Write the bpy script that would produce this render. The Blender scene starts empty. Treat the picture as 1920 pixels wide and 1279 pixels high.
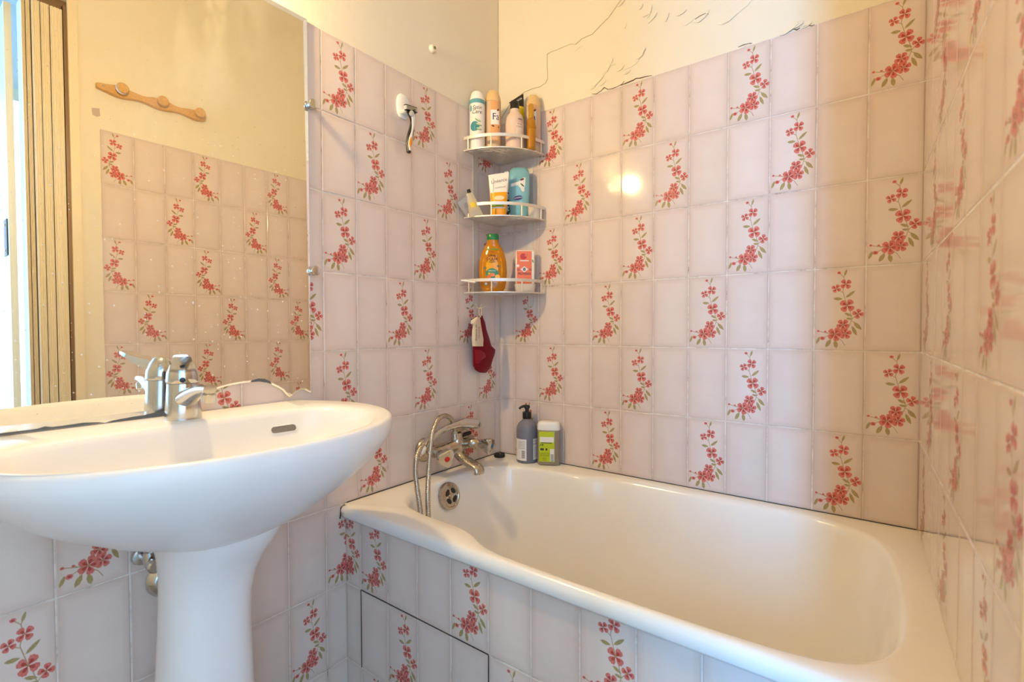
import bpy, bmesh, math, random
from mathutils import Vector, Matrix
random.seed(7)
PI = math.pi
SC = bpy.context.scene
COL = SC.collection
T = 1.80                      # height of the top edge of the wall tiles above the floor

# ------------------------------------------------------------------ camera
CAMP = Vector((1.1278, -1.4403, T - 0.7534))
F_PX = 919.88
_yaw, _pit, _rol = -0.63972, -0.02414, -0.00247
_f = Vector((math.sin(_yaw)*math.cos(_pit), math.cos(_yaw)*math.cos(_pit), math.sin(_pit)))
_r = Vector((math.cos(_yaw), -math.sin(_yaw), 0))
_u = _r.cross(_f)
_r2 = _r*math.cos(_rol) + _u*math.sin(_rol)
_u2 = -_r*math.sin(_rol) + _u*math.cos(_rol)
cd = bpy.data.cameras.new('camera')
cam = bpy.data.objects.new('camera', cd); COL.objects.link(cam)
M = Matrix.Identity(4)
for i in range(3):
    M[i][0] = _r2[i]; M[i][1] = _u2[i]; M[i][2] = -_f[i]; M[i][3] = CAMP[i]
cam.matrix_world = M
cd.sensor_width = 36.0
cd.lens = F_PX/1920*36
cd.clip_start = 0.01
cd.dof.use_dof = True
cd.dof.focus_distance = 1.65
cd.dof.aperture_fstop = 5.0
SC.camera = cam

# ------------------------------------------------------------------ world, light, exposure
w = bpy.data.worlds.new('world'); SC.world = w; w.use_nodes = True
w.node_tree.nodes['Background'].inputs[0].default_value = (0.75, 0.86, 1.0, 1)
w.node_tree.nodes['Background'].inputs[1].default_value = 0.6
SC.cycles.use_light_tree = False; SC.cycles.max_bounces = 8; SC.cycles.glossy_bounces = 4; SC.cycles.transmission_bounces = 5
SC.view_settings.view_transform = 'Standard'
SC.view_settings.look = 'None'
SC.view_settings.gamma = 1
SC.view_settings.use_curve_mapping = False
SC.view_settings.exposure = 0.08

def area(name, loc, aim, sx, sy, power, col):
    l = bpy.data.lights.new(name, 'AREA'); l.shape = 'RECTANGLE'; l.size = sx; l.size_y = sy
    l.energy = power; l.color = col
    o = bpy.data.objects.new(name, l); COL.objects.link(o)
    o.location = loc
    o.rotation_euler = (Vector(aim)-Vector(loc)).to_track_quat('-Z', 'Y').to_euler()
    return o
# daylight of the two hallway windows beyond the open bathroom doorway
area('daylight_hall_window', (2.37, -1.75, 1.35), (0, -1.75, 1.35), 1.75, 1.7, 17.5, (0.66, 0.75, 1.0))
area('daylight_hall_end', (1.93, -4.13, 1.30), (1.4, 0, 1.3), 0.30, 2.2, 140, (0.13, 0.46, 1.0))
def bulb(name, loc, power, col, r):
    l = bpy.data.lights.new(name, 'POINT'); l.energy = power; l.color = col; l.shadow_soft_size = r
    o = bpy.data.objects.new(name, l); COL.objects.link(o); o.location = loc
    return o
# warm bulb of the small lamp over the mirror
bulb('mirror_bulb_light', (0.052, -1.085, T + 0.030), 24.0, (1.0, 0.705, 0.315), 0.030)

# ------------------------------------------------------------------ helpers
def lin(r, g, b):
    def c(v):
        v /= 255.0
        return v/12.92 if v <= 0.04045 else ((v+0.055)/1.055)**2.4
    return (c(r), c(g), c(b), 1.0)

def ray(u, v):
    return _r2*((u-960)/F_PX) + _u2*((639.5-v)/F_PX) + _f
def on(axis, val, u, v):
    d = ray(u, v); return CAMP + d*((val-CAMP[axis])/d[axis])

MATS = {}
def mat(name, col=(0.8,0.8,0.8,1), rough=0.5, metal=0.0, spec=0.5, trans=0.0, ior=1.45, coat=0.0, emis=None, emis_s=0.0, sss=0.0):
    if name in MATS: return MATS[name]
    m = bpy.data.materials.new(name); m.use_nodes = True
    b = m.node_tree.nodes['Principled BSDF']
    b.inputs['Base Color'].default_value = col
    b.inputs['Roughness'].default_value = rough
    b.inputs['Metallic'].default_value = metal
    b.inputs['Specular IOR Level'].default_value = spec
    b.inputs['Transmission Weight'].default_value = trans
    b.inputs['IOR'].default_value = ior
    b.inputs['Coat Weight'].default_value = coat
    if emis: b.inputs['Emission Color'].default_value = emis; b.inputs['Emission Strength'].default_value = emis_s
    MATS[name] = m
    return m
def nodes_of(m):
    nt = m.node_tree
    return nt, nt.nodes, nt.links, nt.nodes['Principled BSDF']
def noise(nt, scale, detail=3, rough=0.5, coord='Object', vec=None, mapping=None):
    tc = nt.nodes.new('ShaderNodeTexCoord')
    n = nt.nodes.new('ShaderNodeTexNoise')
    n.inputs['Scale'].default_value = scale; n.inputs['Detail'].default_value = detail; n.inputs['Roughness'].default_value = rough
    src = tc.outputs[coord]
    if mapping:
        mp = nt.nodes.new('ShaderNodeMapping'); mp.inputs['Scale'].default_value = mapping
        nt.links.new(src, mp.inputs['Vector']); src = mp.outputs['Vector']
    nt.links.new(src, n.inputs['Vector'])
    return n
def ramp(nt, fac, stops):
    r = nt.nodes.new('ShaderNodeValToRGB')
    els = r.color_ramp.elements
    while len(els) < len(stops): els.new(0.5)
    for e, (p, c) in zip(els, stops): e.position = p; e.color = c
    nt.links.new(fac, r.inputs['Fac'])
    return r
def bump(nt, h, strength, dist=0.001):
    b = nt.nodes.new('ShaderNodeBump'); b.inputs['Strength'].default_value = strength; b.inputs['Distance'].default_value = dist
    nt.links.new(h, b.inputs['Height'])
    return b

def mk(name, geo, m, parent=None, smooth=True, loc=None, rot=None, angle=40):
    """geo: bmesh or (verts, faces) or mesh"""
    if isinstance(geo, bpy.types.Mesh):
        me = geo
    else:
        me = bpy.data.meshes.new(name)
        if isinstance(geo, bmesh.types.BMesh):
            geo.to_mesh(me); geo.free()
        else:
            me.from_pydata([tuple(v) for v in geo[0]], [], geo[1])
        me.update()
        if smooth:
            me.polygons.foreach_set('use_smooth', [True]*len(me.polygons))
            me.set_sharp_from_angle(angle=math.radians(angle))
        for mm in (m if isinstance(m, (list, tuple)) else [m]): me.materials.append(mm)
    o = bpy.data.objects.new(name, me); COL.objects.link(o)
    if parent is not None: o.parent = parent
    if loc is not None: o.location = loc
    if rot is not None: o.rotation_euler = rot
    return o
def tag(o, label=None, cat=None, group=None, kind=None):
    if label: o['label'] = label
    if cat: o['category'] = cat
    if group: o['group'] = group
    if kind: o['kind'] = kind
    return o
def thing(name, label, cat, loc=(0,0,0), rz=0.0, group=None):
    o = bpy.data.objects.new(name, None); COL.objects.link(o)
    o.empty_display_size = 0.05
    o.location = loc; o.rotation_euler = (0, 0, rz)
    return tag(o, label, cat, group)

def box(bm, lo, hi, bev=0.0):
    r = bmesh.ops.create_cube(bm, size=1.0)
    vs = r['verts']
    for v in vs:
        v.co = Vector((lo[i] + (v.co[i]+0.5)*(hi[i]-lo[i]) for i in range(3)))
    if bev > 0:
        es = list({e for v in vs for e in v.link_edges})
        bmesh.ops.bevel(bm, geom=es, offset=bev, segments=2, affect='EDGES', profile=0.6)
    return bm
def boxm(lo, hi, bev=0.0):
    return box(bmesh.new(), lo, hi, bev)

def loft(rings, cap0=True, cap1=True, closed=True):
    """rings: list of equal-length lists of Vectors"""
    V = []; F = []
    n = len(rings[0])
    for r in rings: V += [tuple(p) for p in r]
    for i in range(len(rings)-1):
        for j in range(n if closed else n-1):
            k = (j+1) % n
            F.append((i*n+j, i*n+k, (i+1)*n+k, (i+1)*n+j))
    if cap0: F.append(tuple(reversed(range(n))))
    if cap1: F.append(tuple((len(rings)-1)*n + j for j in range(n)))
    return V, F
def sring(z, rx, ry, n=2.0, cx=0, cy=0, seg=32, rot=0.0):
    out = []
    for k in range(seg):
        a = 2*PI*k/seg + rot
        c, s = math.cos(a), math.sin(a)
        out.append(Vector((cx + rx*math.copysign(abs(c)**(2/n), c), cy + ry*math.copysign(abs(s)**(2/n), s), z)))
    return out
def sloft(secs, seg=32, cap0=True, cap1=True):
    """secs: (z, rx, ry, n[, cx, cy])"""
    rings = []
    for s in secs:
        s = tuple(s) + (0,)*(6-len(s)) if len(s) > 4 else tuple(s) + (0, 0)
        rings.append(sring(s[0], s[1], s[2], s[3], s[4], s[5], seg))
    return loft(rings, cap0, cap1)
def lathe(prof, seg=32, cap0=True, cap1=True):
    return sloft([(z, r, r, 2.0) for r, z in prof], seg, cap0, cap1)
def catmull(pts, step=0.004):
    pts = [Vector(p) for p in pts]
    P = [pts[0]*2-pts[1]] + pts + [pts[-1]*2-pts[-2]]
    out = []
    for i in range(1, len(P)-2):
        a, b, c, d = P[i-1:i+3]
        n = max(2, int((c-b).length/step))
        for k in range(n):
            t = k/n
            out.append(0.5*((2*b) + (c-a)*t + (2*a-5*b+4*c-d)*t*t + (3*b-a-3*c+d)*t**3))
    out.append(pts[-1])
    return out
def tube(path, rad, seg=12, cap=True):
    """rad: number or f(i, n)"""
    n = len(path); rings = []
    up = None
    for i, p in enumerate(path):
        t = (path[min(i+1, n-1)] - path[max(i-1, 0)]).normalized()
        if up is None:
            up = t.orthogonal().normalized()
        up = (up - t*up.dot(t)).normalized()
        s = t.cross(up)
        r = rad(i, n) if callable(rad) else rad
        rings.append([p + (up*math.cos(2*PI*k/seg) + s*math.sin(2*PI*k/seg))*r for k in range(seg)])
    return loft(rings, cap, cap)
def rod(a, b, r, seg=12):
    return tube([Vector(a), Vector(b)], r, seg)
def merge(*gs):
    V = []; F = []
    for v, f in gs:
        o = len(V); V += [tuple(x) for x in v]; F += [tuple(i+o for i in q) for q in f]
    return V, F
def xf(geo, m):
    return [m @ Vector(v) for v in geo[0]], geo[1]
def tr(geo, loc=(0,0,0), rot=(0,0,0), sc=(1,1,1)):
    from mathutils import Euler
    m = Matrix.Translation(loc) @ Euler(rot).to_matrix().to_4x4() @ Matrix.Diagonal((*sc, 1))
    return xf(geo, m)

# flat print: polygons in (s, t) laid on a surface by a mapping function
def ell2(cx, cy, a, b, rot=0.0, n=20):
    return [(cx + a*math.cos(2*PI*k/n)*math.cos(rot) - b*math.sin(2*PI*k/n)*math.sin(rot),
             cy + a*math.cos(2*PI*k/n)*math.sin(rot) + b*math.sin(2*PI*k/n)*math.cos(rot)) for k in range(n)]
def decal_patch(s0, s1, t0, t1, mp, ns=12, nt=2):
    V = [mp(s0+(s1-s0)*i/ns, t0+(t1-t0)*j/nt) for j in range(nt+1) for i in range(ns+1)]
    F = [(j*(ns+1)+i, j*(ns+1)+i+1, (j+1)*(ns+1)+i+1, (j+1)*(ns+1)+i) for j in range(nt) for i in range(ns)]
    return V, F
def decal_poly(poly, mp):
    cx = sum(p[0] for p in poly)/len(poly); cy = sum(p[1] for p in poly)/len(poly)
    n = len(poly); V = [mp(cx, cy)]; F = []
    for k in (0.5, 1.0):
        V += [mp(cx+(p[0]-cx)*k, cy+(p[1]-cy)*k) for p in poly]
    for j in range(n):
        q = (j+1) % n
        F.append((0, 1+j, 1+q)); F.append((1+j, 1+n+j, 1+n+q, 1+q))
    return V, F
def cylmap(R, off=0.0004):
    return lambda s, t: Vector(((R+off)*math.sin(s/R), -(R+off)*math.cos(s/R), t))
def planemap(y):
    return lambda s, t: Vector((s, y, t))
_txt = {}
def text_geo(s, size, shear=0.0, bold=0.0, align='CENTER'):
    k = (s, size, shear, bold, align)
    if k in _txt: return _txt[k]
    c = bpy.data.curves.new('t', 'FONT'); c.body = s; c.size = size; c.shear = shear; c.offset = bold
    c.align_x = align; c.align_y = 'CENTER'; c.resolution_u = 3
    o = bpy.data.objects.new('t', c); COL.objects.link(o)
    bpy.context.view_layer.update()
    me = bpy.data.meshes.new_from_object(o.evaluated_get(bpy.context.evaluated_depsgraph_get()))
    V = [v.co.copy() for v in me.vertices]; F = [tuple(p.vertices) for p in me.polygons]
    bpy.data.objects.remove(o); bpy.data.curves.remove(c); bpy.data.meshes.remove(me)
    _txt[k] = (V, F)
    return V, F
def text_on(s, size, cs, ct, mp, rot=0.0, sx=1.0, **kw):
    V, F = text_geo(s, size, **kw)
    co, si = math.cos(rot), math.sin(rot)
    return [mp(cs + (v.x*sx*co - v.y*si), ct + (v.x*sx*si + v.y*co)) for v in V], F

# ------------------------------------------------------------------ materials
def mat_tile():
    m = mat('tile_glaze', lin(226, 205, 196), rough=0.075, spec=0.55, coat=0.25)
    nt, N, L, b = nodes_of(m)
    b.inputs['Coat Roughness'].default_value = 0.05
    tc = N.new('ShaderNodeTexCoord')
    sep = N.new('ShaderNodeSeparateXYZ'); L.new(tc.outputs['Generated'], sep.inputs[0])
    # brownish bloom of the glaze towards the edges of each tile
    def edge(o):
        a = N.new('ShaderNodeMath'); a.operation = 'SUBTRACT'; L.new(o, a.inputs[0]); a.inputs[1].default_value = 0.5
        c = N.new('ShaderNodeMath'); c.operation = 'ABSOLUTE'; L.new(a.outputs[0], c.inputs[0])
        return c.outputs[0]
    mx = N.new('ShaderNodeMath'); mx.operation = 'MAXIMUM'; L.new(edge(sep.outputs[0]), mx.inputs[0])
    e2 = N.new('ShaderNodeMath'); e2.operation = 'MULTIPLY_ADD'; L.new(edge(sep.outputs[1]), e2.inputs[0]); e2.inputs[1].default_value = 1.6; e2.inputs[2].default_value = -0.32
    L.new(e2.outputs[0], mx.inputs[1])
    rp = ramp(nt, mx.outputs[0], [(0.0, lin(230, 214, 202)), (0.36, lin(227, 209, 196)), (0.46, lin(219, 199, 185)), (0.5, lin(211, 188, 173))])
    oi = N.new('ShaderNodeObjectInfo')
    nz = noise(nt, 9, 2, 0.6, 'Object', mapping=(0.6, 2.2, 1))
    ad = N.new('ShaderNodeVectorMath'); ad.operation = 'SCALE'
    hsv = N.new('ShaderNodeHueSaturation')
    v1 = N.new('ShaderNodeMath'); v1.operation = 'MULTIPLY_ADD'; L.new(oi.outputs['Random'], v1.inputs[0]); v1.inputs[1].default_value = 0.05; v1.inputs[2].default_value = 0.94
    v2 = N.new('ShaderNodeMath'); v2.operation = 'MULTIPLY_ADD'; L.new(nz.outputs['Fac'], v2.inputs[0]); v2.inputs[1].default_value = 0.07; L.new(v1.outputs[0], v2.inputs[2])
    L.new(v2.outputs[0], hsv.inputs['Value']); L.new(rp.outputs['Color'], hsv.inputs['Color'])
    L.new(hsv.outputs['Color'], b.inputs['Base Color'])
    return m
M_TILE = mat_tile()
def mat_print(name, c1, c2):
    m = mat(name, c1, rough=0.16, spec=0.55)
    nt, N, L, b = nodes_of(m)
    n = noise(nt, 260, 2, 0.6, 'Object')
    L.new(ramp(nt, n.outputs['Fac'], [(0.35, c1), (0.65, c2)]).outputs['Color'], b.inputs['Base Color'])
    return m
M_PETAL = mat_print('petal_print', lin(206, 104, 94), lin(220, 130, 116))
M_PETAL_D = mat_print('petal_shade_print', lin(172, 66, 60), lin(188, 84, 76))
M_LEAF = mat_print('leaf_print', lin(158, 140, 88), lin(176, 158, 108))
M_STEM = mat_print('stem_print', lin(170, 148, 112), lin(184, 160, 126))

def mat_grout():
    m = mat('grout', lin(222, 212, 200), rough=0.85)
    nt, N, L, b = nodes_of(m)
    n = noise(nt, 16, 6, 0.75, 'Object')
    L.new(ramp(nt, n.outputs['Fac'], [(0.30, lin(120, 100, 84)), (0.40, lin(205, 192, 178)), (0.55, lin(232, 224, 214))]).outputs['Color'], b.inputs['Base Color'])
    return m
M_GROUT = mat_grout()
M_DIRT = mat('dark_joint', lin(62, 54, 48), rough=0.9)
def mat_plaster(name, c1, c2, bs=0.25):
    m = mat(name, c1, rough=0.72, spec=0.3)
    nt, N, L, b = nodes_of(m)
    n = noise(nt, 2.2, 5, 0.6, 'Object')
    L.new(ramp(nt, n.outputs['Fac'], [(0.3, c1), (0.7, c2)]).outputs['Color'], b.inputs['Base Color'])
    n2 = noise(nt, 28, 5, 0.55, 'Object')
    L.new(bump(nt, n2.outputs['Fac'], bs, 0.003).outputs['Normal'], b.inputs['Normal'])
    return m
M_PLASTER = mat_plaster('cream_paint', lin(236, 224, 196), lin(240, 230, 206))
M_PLASTER2 = mat_plaster('bare_filler', lin(240, 234, 220), lin(246, 241, 230), 0.35)
M_CEIL = mat_plaster('ceiling_paint', lin(240, 234, 220), lin(244, 240, 228))
M_HALL = mat_plaster('hall_paint', lin(232, 230, 224), lin(238, 236, 230))
M_FLOOR = mat_plaster('floor_covering', lin(160, 148, 136), lin(172, 160, 148))

def mat_enamel(name, c1, c2, rough):
    m = mat(name, c1, rough=rough, spec=0.5, coat=0.3)
    nt, N, L, b = nodes_of(m)
    b.inputs['Coat Roughness'].default_value = 0.08
    n = noise(nt, 5, 4, 0.6, 'Object')
    L.new(ramp(nt, n.outputs['Fac'], [(0.35, c1), (0.7, c2)]).outputs['Color'], b.inputs['Base Color'])
    n2 = noise(nt, 9, 2, 0.5, 'Object')
    L.new(bump(nt, n2.outputs['Fac'], 0.06, 0.004).outputs['Normal'], b.inputs['Normal'])
    return m
M_TUB = mat_enamel('tub_enamel', lin(246, 241, 230), lin(248, 244, 236), 0.20)
M_SINK = mat_enamel('white_ceramic', lin(240, 238, 234), lin(243, 241, 238), 0.24)
M_SINK.node_tree.nodes['Principled BSDF'].inputs['Coat Weight'].default_value = 0.0
def mat_chrome(name, col, rough):
    m = mat(name, col, rough=rough, metal=1.0)
    nt, N, L, b = nodes_of(m)
    n = noise(nt, 60, 4, 0.6, 'Object')
    rr = ramp(nt, n.outputs['Fac'], [(0.35, (rough*0.5,)*3+(1,)), (0.75, (min(1, rough*2.4),)*3+(1,))])
    L.new(rr.outputs['Color'], b.inputs['Roughness'])
    return m
M_CHROME = mat_chrome('chrome', lin(205, 203, 200), 0.12)
M_CHROME_W = mat_chrome('worn_chrome', lin(186, 176, 162), 0.20)
M_ALU = mat('satin_aluminium', lin(226, 220, 212), rough=0.42, metal=0.55)
def mat_mirror():
    m = mat('mirror_silver', (0.93, 0.94, 0.93, 1), rough=0.0, metal=1.0)
    nt, N, L, b = nodes_of(m)
    # dried water spots, denser towards the basin and the outer side
    tc = N.new('ShaderNodeTexCoord')
    vo = N.new('ShaderNodeTexVoronoi'); vo.inputs['Scale'].default_value = 85; vo.inputs['Randomness'].default_value = 1
    vo.voronoi_dimensions = '2D'
    sp_ = N.new('ShaderNodeSeparateXYZ'); L.new(tc.outputs['Object'], sp_.inputs[0])
    cb_ = N.new('ShaderNodeCombineXYZ'); L.new(sp_.outputs[1], cb_.inputs[0]); L.new(sp_.outputs[2], cb_.inputs[1])
    L.new(cb_.outputs[0], vo.inputs['Vector'])
    gt = N.new('ShaderNodeMath'); gt.operation = 'LESS_THAN'; L.new(vo.outputs['Distance'], gt.inputs[0]); 
    wn = N.new('ShaderNodeSeparateColor'); L.new(vo.outputs['Color'], wn.inputs[0])
    p = N.new('ShaderNodeMath'); p.operation = 'POWER'; L.new(wn.outputs[0], p.inputs[0]); p.inputs[1].default_value = 6
    sz = N.new('ShaderNodeMath'); sz.operation = 'MULTIPLY'; L.new(p.outputs[0], sz.inputs[0]); sz.inputs[1].default_value = 0.14
    L.new(sz.outputs[0], gt.inputs[1])
    sm = noise(nt, 7, 4, 0.6, 'Object', mapping=(1, 1, 0.5))
    s2 = ramp(nt, sm.outputs['Fac'], [(0.52, (0, 0, 0, 1)), (0.85, (0.16, 0.16, 0.16, 1))])
    mxx = N.new('ShaderNodeMath'); mxx.operation = 'MULTIPLY_ADD'; L.new(gt.outputs[0], mxx.inputs[0]); mxx.inputs[1].default_value = 0.85; L.new(s2.outputs['Color'], mxx.inputs[2])
    mr_ = N.new('ShaderNodeMapRange'); L.new(sp_.outputs[2], mr_.inputs['Value'])
    mr_.inputs['From Min'].default_value = 0.25; mr_.inputs['From Max'].default_value = -0.25
    gm_ = N.new('ShaderNodeMath'); gm_.operation = 'MULTIPLY'; L.new(gt.outputs[0], gm_.inputs[0]); L.new(mr_.outputs[0], gm_.inputs[1])
    L.new(gm_.outputs[0], mxx.inputs[0])
    d = N.new('ShaderNodeBsdfDiffuse'); d.inputs['Color'].default_value = lin(235, 232, 226)
    mix = N.new('ShaderNodeMixShader'); L.new(mxx.outputs[0], mix.inputs[0])
    L.new(b.outputs[0], mix.inputs[1]); L.new(d.outputs[0], mix.inputs[2])
    out = N['Material Output']; L.new(mix.outputs[0], out.inputs['Surface'])
    return m
M_MIRROR = mat_mirror()
M_GLASS_EDGE = mat('mirror_edge_glass', lin(214, 206, 184), rough=0.15, spec=0.6)
M_DECAY = mat('mirror_black_edge', lin(92, 98, 102), rough=0.4)
M_BLACK = mat('black_plastic', lin(30, 26, 25), rough=0.32)
M_RUBBER = mat('black_rubber', lin(34, 30, 28), rough=0.6)
M_WHITE = mat('white_plastic', lin(240, 238, 232), rough=0.28)
M_CREAMPL = mat('cream_plastic', lin(234, 222, 204), rough=0.35)
def mat_wood(name, c1, c2, sc=(3, 3, 40)):
    m = mat(name, c1, rough=0.42)
    nt, N, L, b = nodes_of(m)
    n = noise(nt, 6, 5, 0.6, 'Object', mapping=sc)
    L.new(ramp(nt, n.outputs['Fac'], [(0.3, c1), (0.7, c2)]).outputs['Color'], b.inputs['Base Color'])
    return m
M_WOOD = mat_wood('honey_wood', lin(206, 156, 92), lin(224, 180, 118), (40, 5, 40))
M_DOORWOOD = mat_wood('pale_wood', lin(242, 228, 196), lin(246, 236, 210), (30, 30, 0.6))
M_FRAME = mat('cream_gloss_paint', lin(240, 224, 190), rough=0.35)
M_BROWN = mat('brown_metal_track', lin(140, 112, 84), rough=0.5, metal=0.3)

# ------------------------------------------------------------------ wall tiles
_tiles = {}
def flower_bm(bm, w, h, z):
    kx, ky = w/212.0, h/400.0
    lay = [0]
    def put(poly, mi):
        lay[0] += 1
        zz = z + 0.00006 + 0.0000015*lay[0]
        vs = [bm.verts.new(((x/212.0-0.5)*w, (0.5-y/400.0)*h, zz)) for x, y in poly]
        f = bm.faces.new(vs)
        f.normal_update()
        if f.normal.z < 0: f.normal_flip()
        f.material_index = mi
    def petal(cx, cy, a, r0, r1, wd, mi):
        c, s = math.cos(a), math.sin(a)
        P = [(r0, 0), (r0+(r1-r0)*0.45, wd*0.85), (r0+(r1-r0)*0.8, wd), (r1, wd*0.35), (r1*0.95, 0), (r1, -wd*0.35), (r0+(r1-r0)*0.8, -wd), (r0+(r1-r0)*0.45, -wd*0.85)]
        put([(cx + p*c - q*s, cy + p*s + q*c) for p, q in P], mi)
    def flower(cx, cy, r, n, rot):
        for k in range(n):
            a = rot + 2*PI*k/n
            petal(cx, cy, a, r*0.05, r*0.96, r*0.36 if n > 4 else r*0.41, 1)
            petal(cx, cy, a, r*0.02, r*0.62, r*0.16, 2)
        put([(cx+math.cos(2*PI*k/6)*r*0.12, cy+math.sin(2*PI*k/6)*r*0.12) for k in range(6)], 3)
    def leaf(cx, cy, ln, wd, ang):
        a = -math.radians(ang); c, s = math.cos(a), math.sin(a)
        P = [(-ln/2, 0), (-ln*0.25, wd*0.42), (ln*0.08, wd*0.5), (ln*0.34, wd*0.28), (ln/2, 0), (ln*0.34, -wd*0.22), (ln*0.08, -wd*0.42), (-ln*0.25, -wd*0.36)]
        put([(cx+p*c-q*s, cy+p*s+q*c) for p, q in P], 3)
    def stem(pts, wd=3.0):
        for (x0, y0), (x1, y1) in zip(pts, pts[1:]):
            d = Vector((x1-x0, y1-y0)); 
            nrm = Vector((-d.y, d.x)).normalized()*wd/2
            put([(x0+nrm.x, y0+nrm.y), (x1+nrm.x, y1+nrm.y), (x1-nrm.x, y1-nrm.y), (x0-nrm.x, y0-nrm.y)], 4)
    stem([(131, 18), (124, 44), (128, 75), (120, 112), (130, 150), (140, 182), (152, 214), (160, 248), (152, 275), (126, 282)])
    stem([(104, 22), (124, 44)]); stem([(92, 98), (120, 118)]); stem([(160, 248), (183, 224)]); stem([(158, 256), (180, 270)])
    stem([(90, 322), (60, 318), (16, 306)]); stem([(60, 318), (47, 308)]); stem([(62, 328), (35, 342)]); stem([(104, 340), (118, 352), (132, 376)])
    leaf(131, 22, 34, 11, 72); leaf(100, 148, 40, 16, -4); leaf(152, 128, 52, 15, 40)
    leaf(145, 226, 38, 14, -24); leaf(150, 246, 30, 12, -8); leaf(184, 281, 50, 19, -48); leaf(171, 305, 52, 17, -66)
    leaf(15, 352, 40, 14, 68); leaf(60, 366, 46, 20, 62); leaf(92, 371, 42, 20, 100)
    flower(92, 98, 22, 4, 0.5); flower(133, 78, 27, 4, 0.9); flower(139, 183, 35, 4, 0.65); flower(185, 223, 25, 4, 0.2)
    flower(123, 276, 30, 5, 0.3); flower(132, 318, 30, 5, 1.0); flower(90, 322, 36, 5, 0.1)
    for x, y, r in ((104, 22, 9), (16, 306, 7), (47, 309, 6), (35, 342, 12)):
        put([(x+math.cos(2*PI*k/7)*r, y+math.sin(2*PI*k/7)*r*0.8) for k in range(7)], 1)
        put([(x+math.cos(2*PI*k/5)*r*0.5, y+math.sin(2*PI*k/5)*r*0.4) for k in range(5)], 2)
def tile_mesh(w, h, fl=False, clip=None):
    key = (round(w, 4), round(h, 4), fl, clip)
    if key in _tiles: return _tiles[key]
    g, t, bv = 0.0011, 0.0, 0.0016
    bm = bmesh.new()
    def ring(ins, z):
        x, y = w/2-g-ins, h/2-g-ins
        return [bm.verts.new(p) for p in ((-x, -y, z), (x, -y, z), (x, y, z), (-x, y, z))]
    r0, r1, r2 = ring(0, -0.006), ring(0, -0.0009), ring(bv, 0.0)
    for a, b in ((r0, r1), (r1, r2)):
        for i in range(4):
            j = (i+1) % 4
            bm.faces.new((a[i], a[j], b[j], b[i]))
    bm.faces.new(r2)
    if fl: flower_bm(bm, w-2*g, h-2*g, 0.0)
    if clip:
        xa, xb = -w/2 + clip[0]*w, -w/2 + clip[1]*w
        for x, sgn in ((xa, -1), (xb, 1)):
            bmesh.ops.bisect_plane(bm, geom=bm.verts[:]+bm.edges[:]+bm.faces[:], plane_co=(x, 0, 0), plane_no=(sgn, 0, 0), clear_outer=True)
    me = bpy.data.meshes.new('tile')
    bm.to_mesh(me); bm.free()
    for m in ([M_TILE, M_PETAL, M_PETAL_D, M_LEAF, M_STEM] if fl else [M_TILE]): me.materials.append(m)
    _tiles[key] = me
    return me
def put_tile(wall, x0, x1, y0, y1, fl=False, clip=None, nominal=None):
    """x0<x1, y0>y1 in the wall's own plane"""
    w, h = x1-x0, y0-y1
    if clip:
        me = tile_mesh(nominal, h, fl, clip); cx = x0 - clip[0]*nominal + nominal/2
    else:
        me = tile_mesh(w, h, fl); cx = (x0+x1)/2
    o = bpy.data.objects.new('tile', me); COL.objects.link(o); o.parent = wall
    o.location = (cx, (y0+y1)/2, random.uniform(-0.00015, 0.00025))
    o.rotation_euler = (random.gauss(0, 0.0012), random.gauss(0, 0.0022), random.gauss(0, 0.0010))
    return o
def frame(O, U):
    U = Vector(U).normalized(); Zu = Vector((0, 0, 1)); N = U.cross(Zu)
    m = Matrix.Identity(4)
    for i in range(3):
        m[i][0] = U[i]; m[i][1] = Zu[i]; m[i][2] = N[i]; m[i][3] = O[i]
    return m
def wall(name, fr, boxes, m=None):
    bm = bmesh.new()
    for x0, x1, y0, y1 in boxes: box(bm, (x0, y0, -0.10), (x1, y1, -0.0015))
    o = mk(name, bm, m or M_PLASTER, smooth=False)
    o.matrix_world = fr
    return tag(o, kind='structure')
def grout(wallo, x0, x1, y0, y1):
    return mk('grout', boxm((x0, y1, -0.005), (x1, y0, -0.0008)), M_GROUT, wallo, smooth=False)

CEIL = 2.70
UP = CEIL - T
ROWS = [0, -0.202, -0.404, -0.606, -0.808, -1.010, -1.215, -1.426, -1.632, -1.80]
# left wall (basin, mirror)
FL = frame((0, 0, T), (0, 1, 0))
wl = wall('wall_left', FL, [(-2.30, 0.10, -T, UP)])
LCOL = [0.0248+0.1001*i for i in range(8)] + [0.8258, 0.928, 1.0325, 1.137, 1.241, 1.345, 1.449, 1.553]
grout(wl, -LCOL[-1], 0, 0, -T)
L_FL = {(0,0),(3,0),(6,0),(9,0),(2,1),(5,1),(8,1),(0,2),(3,2),(6,2),(1,3),(4,3),(7,3),(0,4),(3,4),(6,4),(9,4),(1,5),(5,5),(11,5),(6,6),(12,6),(7,7),(4,7)}
for r in range(9):
    for c in range(-1, len(LCOL)-1):
        a, b = (0.0, LCOL[0]) if c < 0 else (LCOL[c], LCOL[c+1])
        if r >= 6 and b < 0.64: continue
        put_tile(wl, -b, -a, ROWS[r], ROWS[r+1], (c, r) in L_FL)
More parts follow.
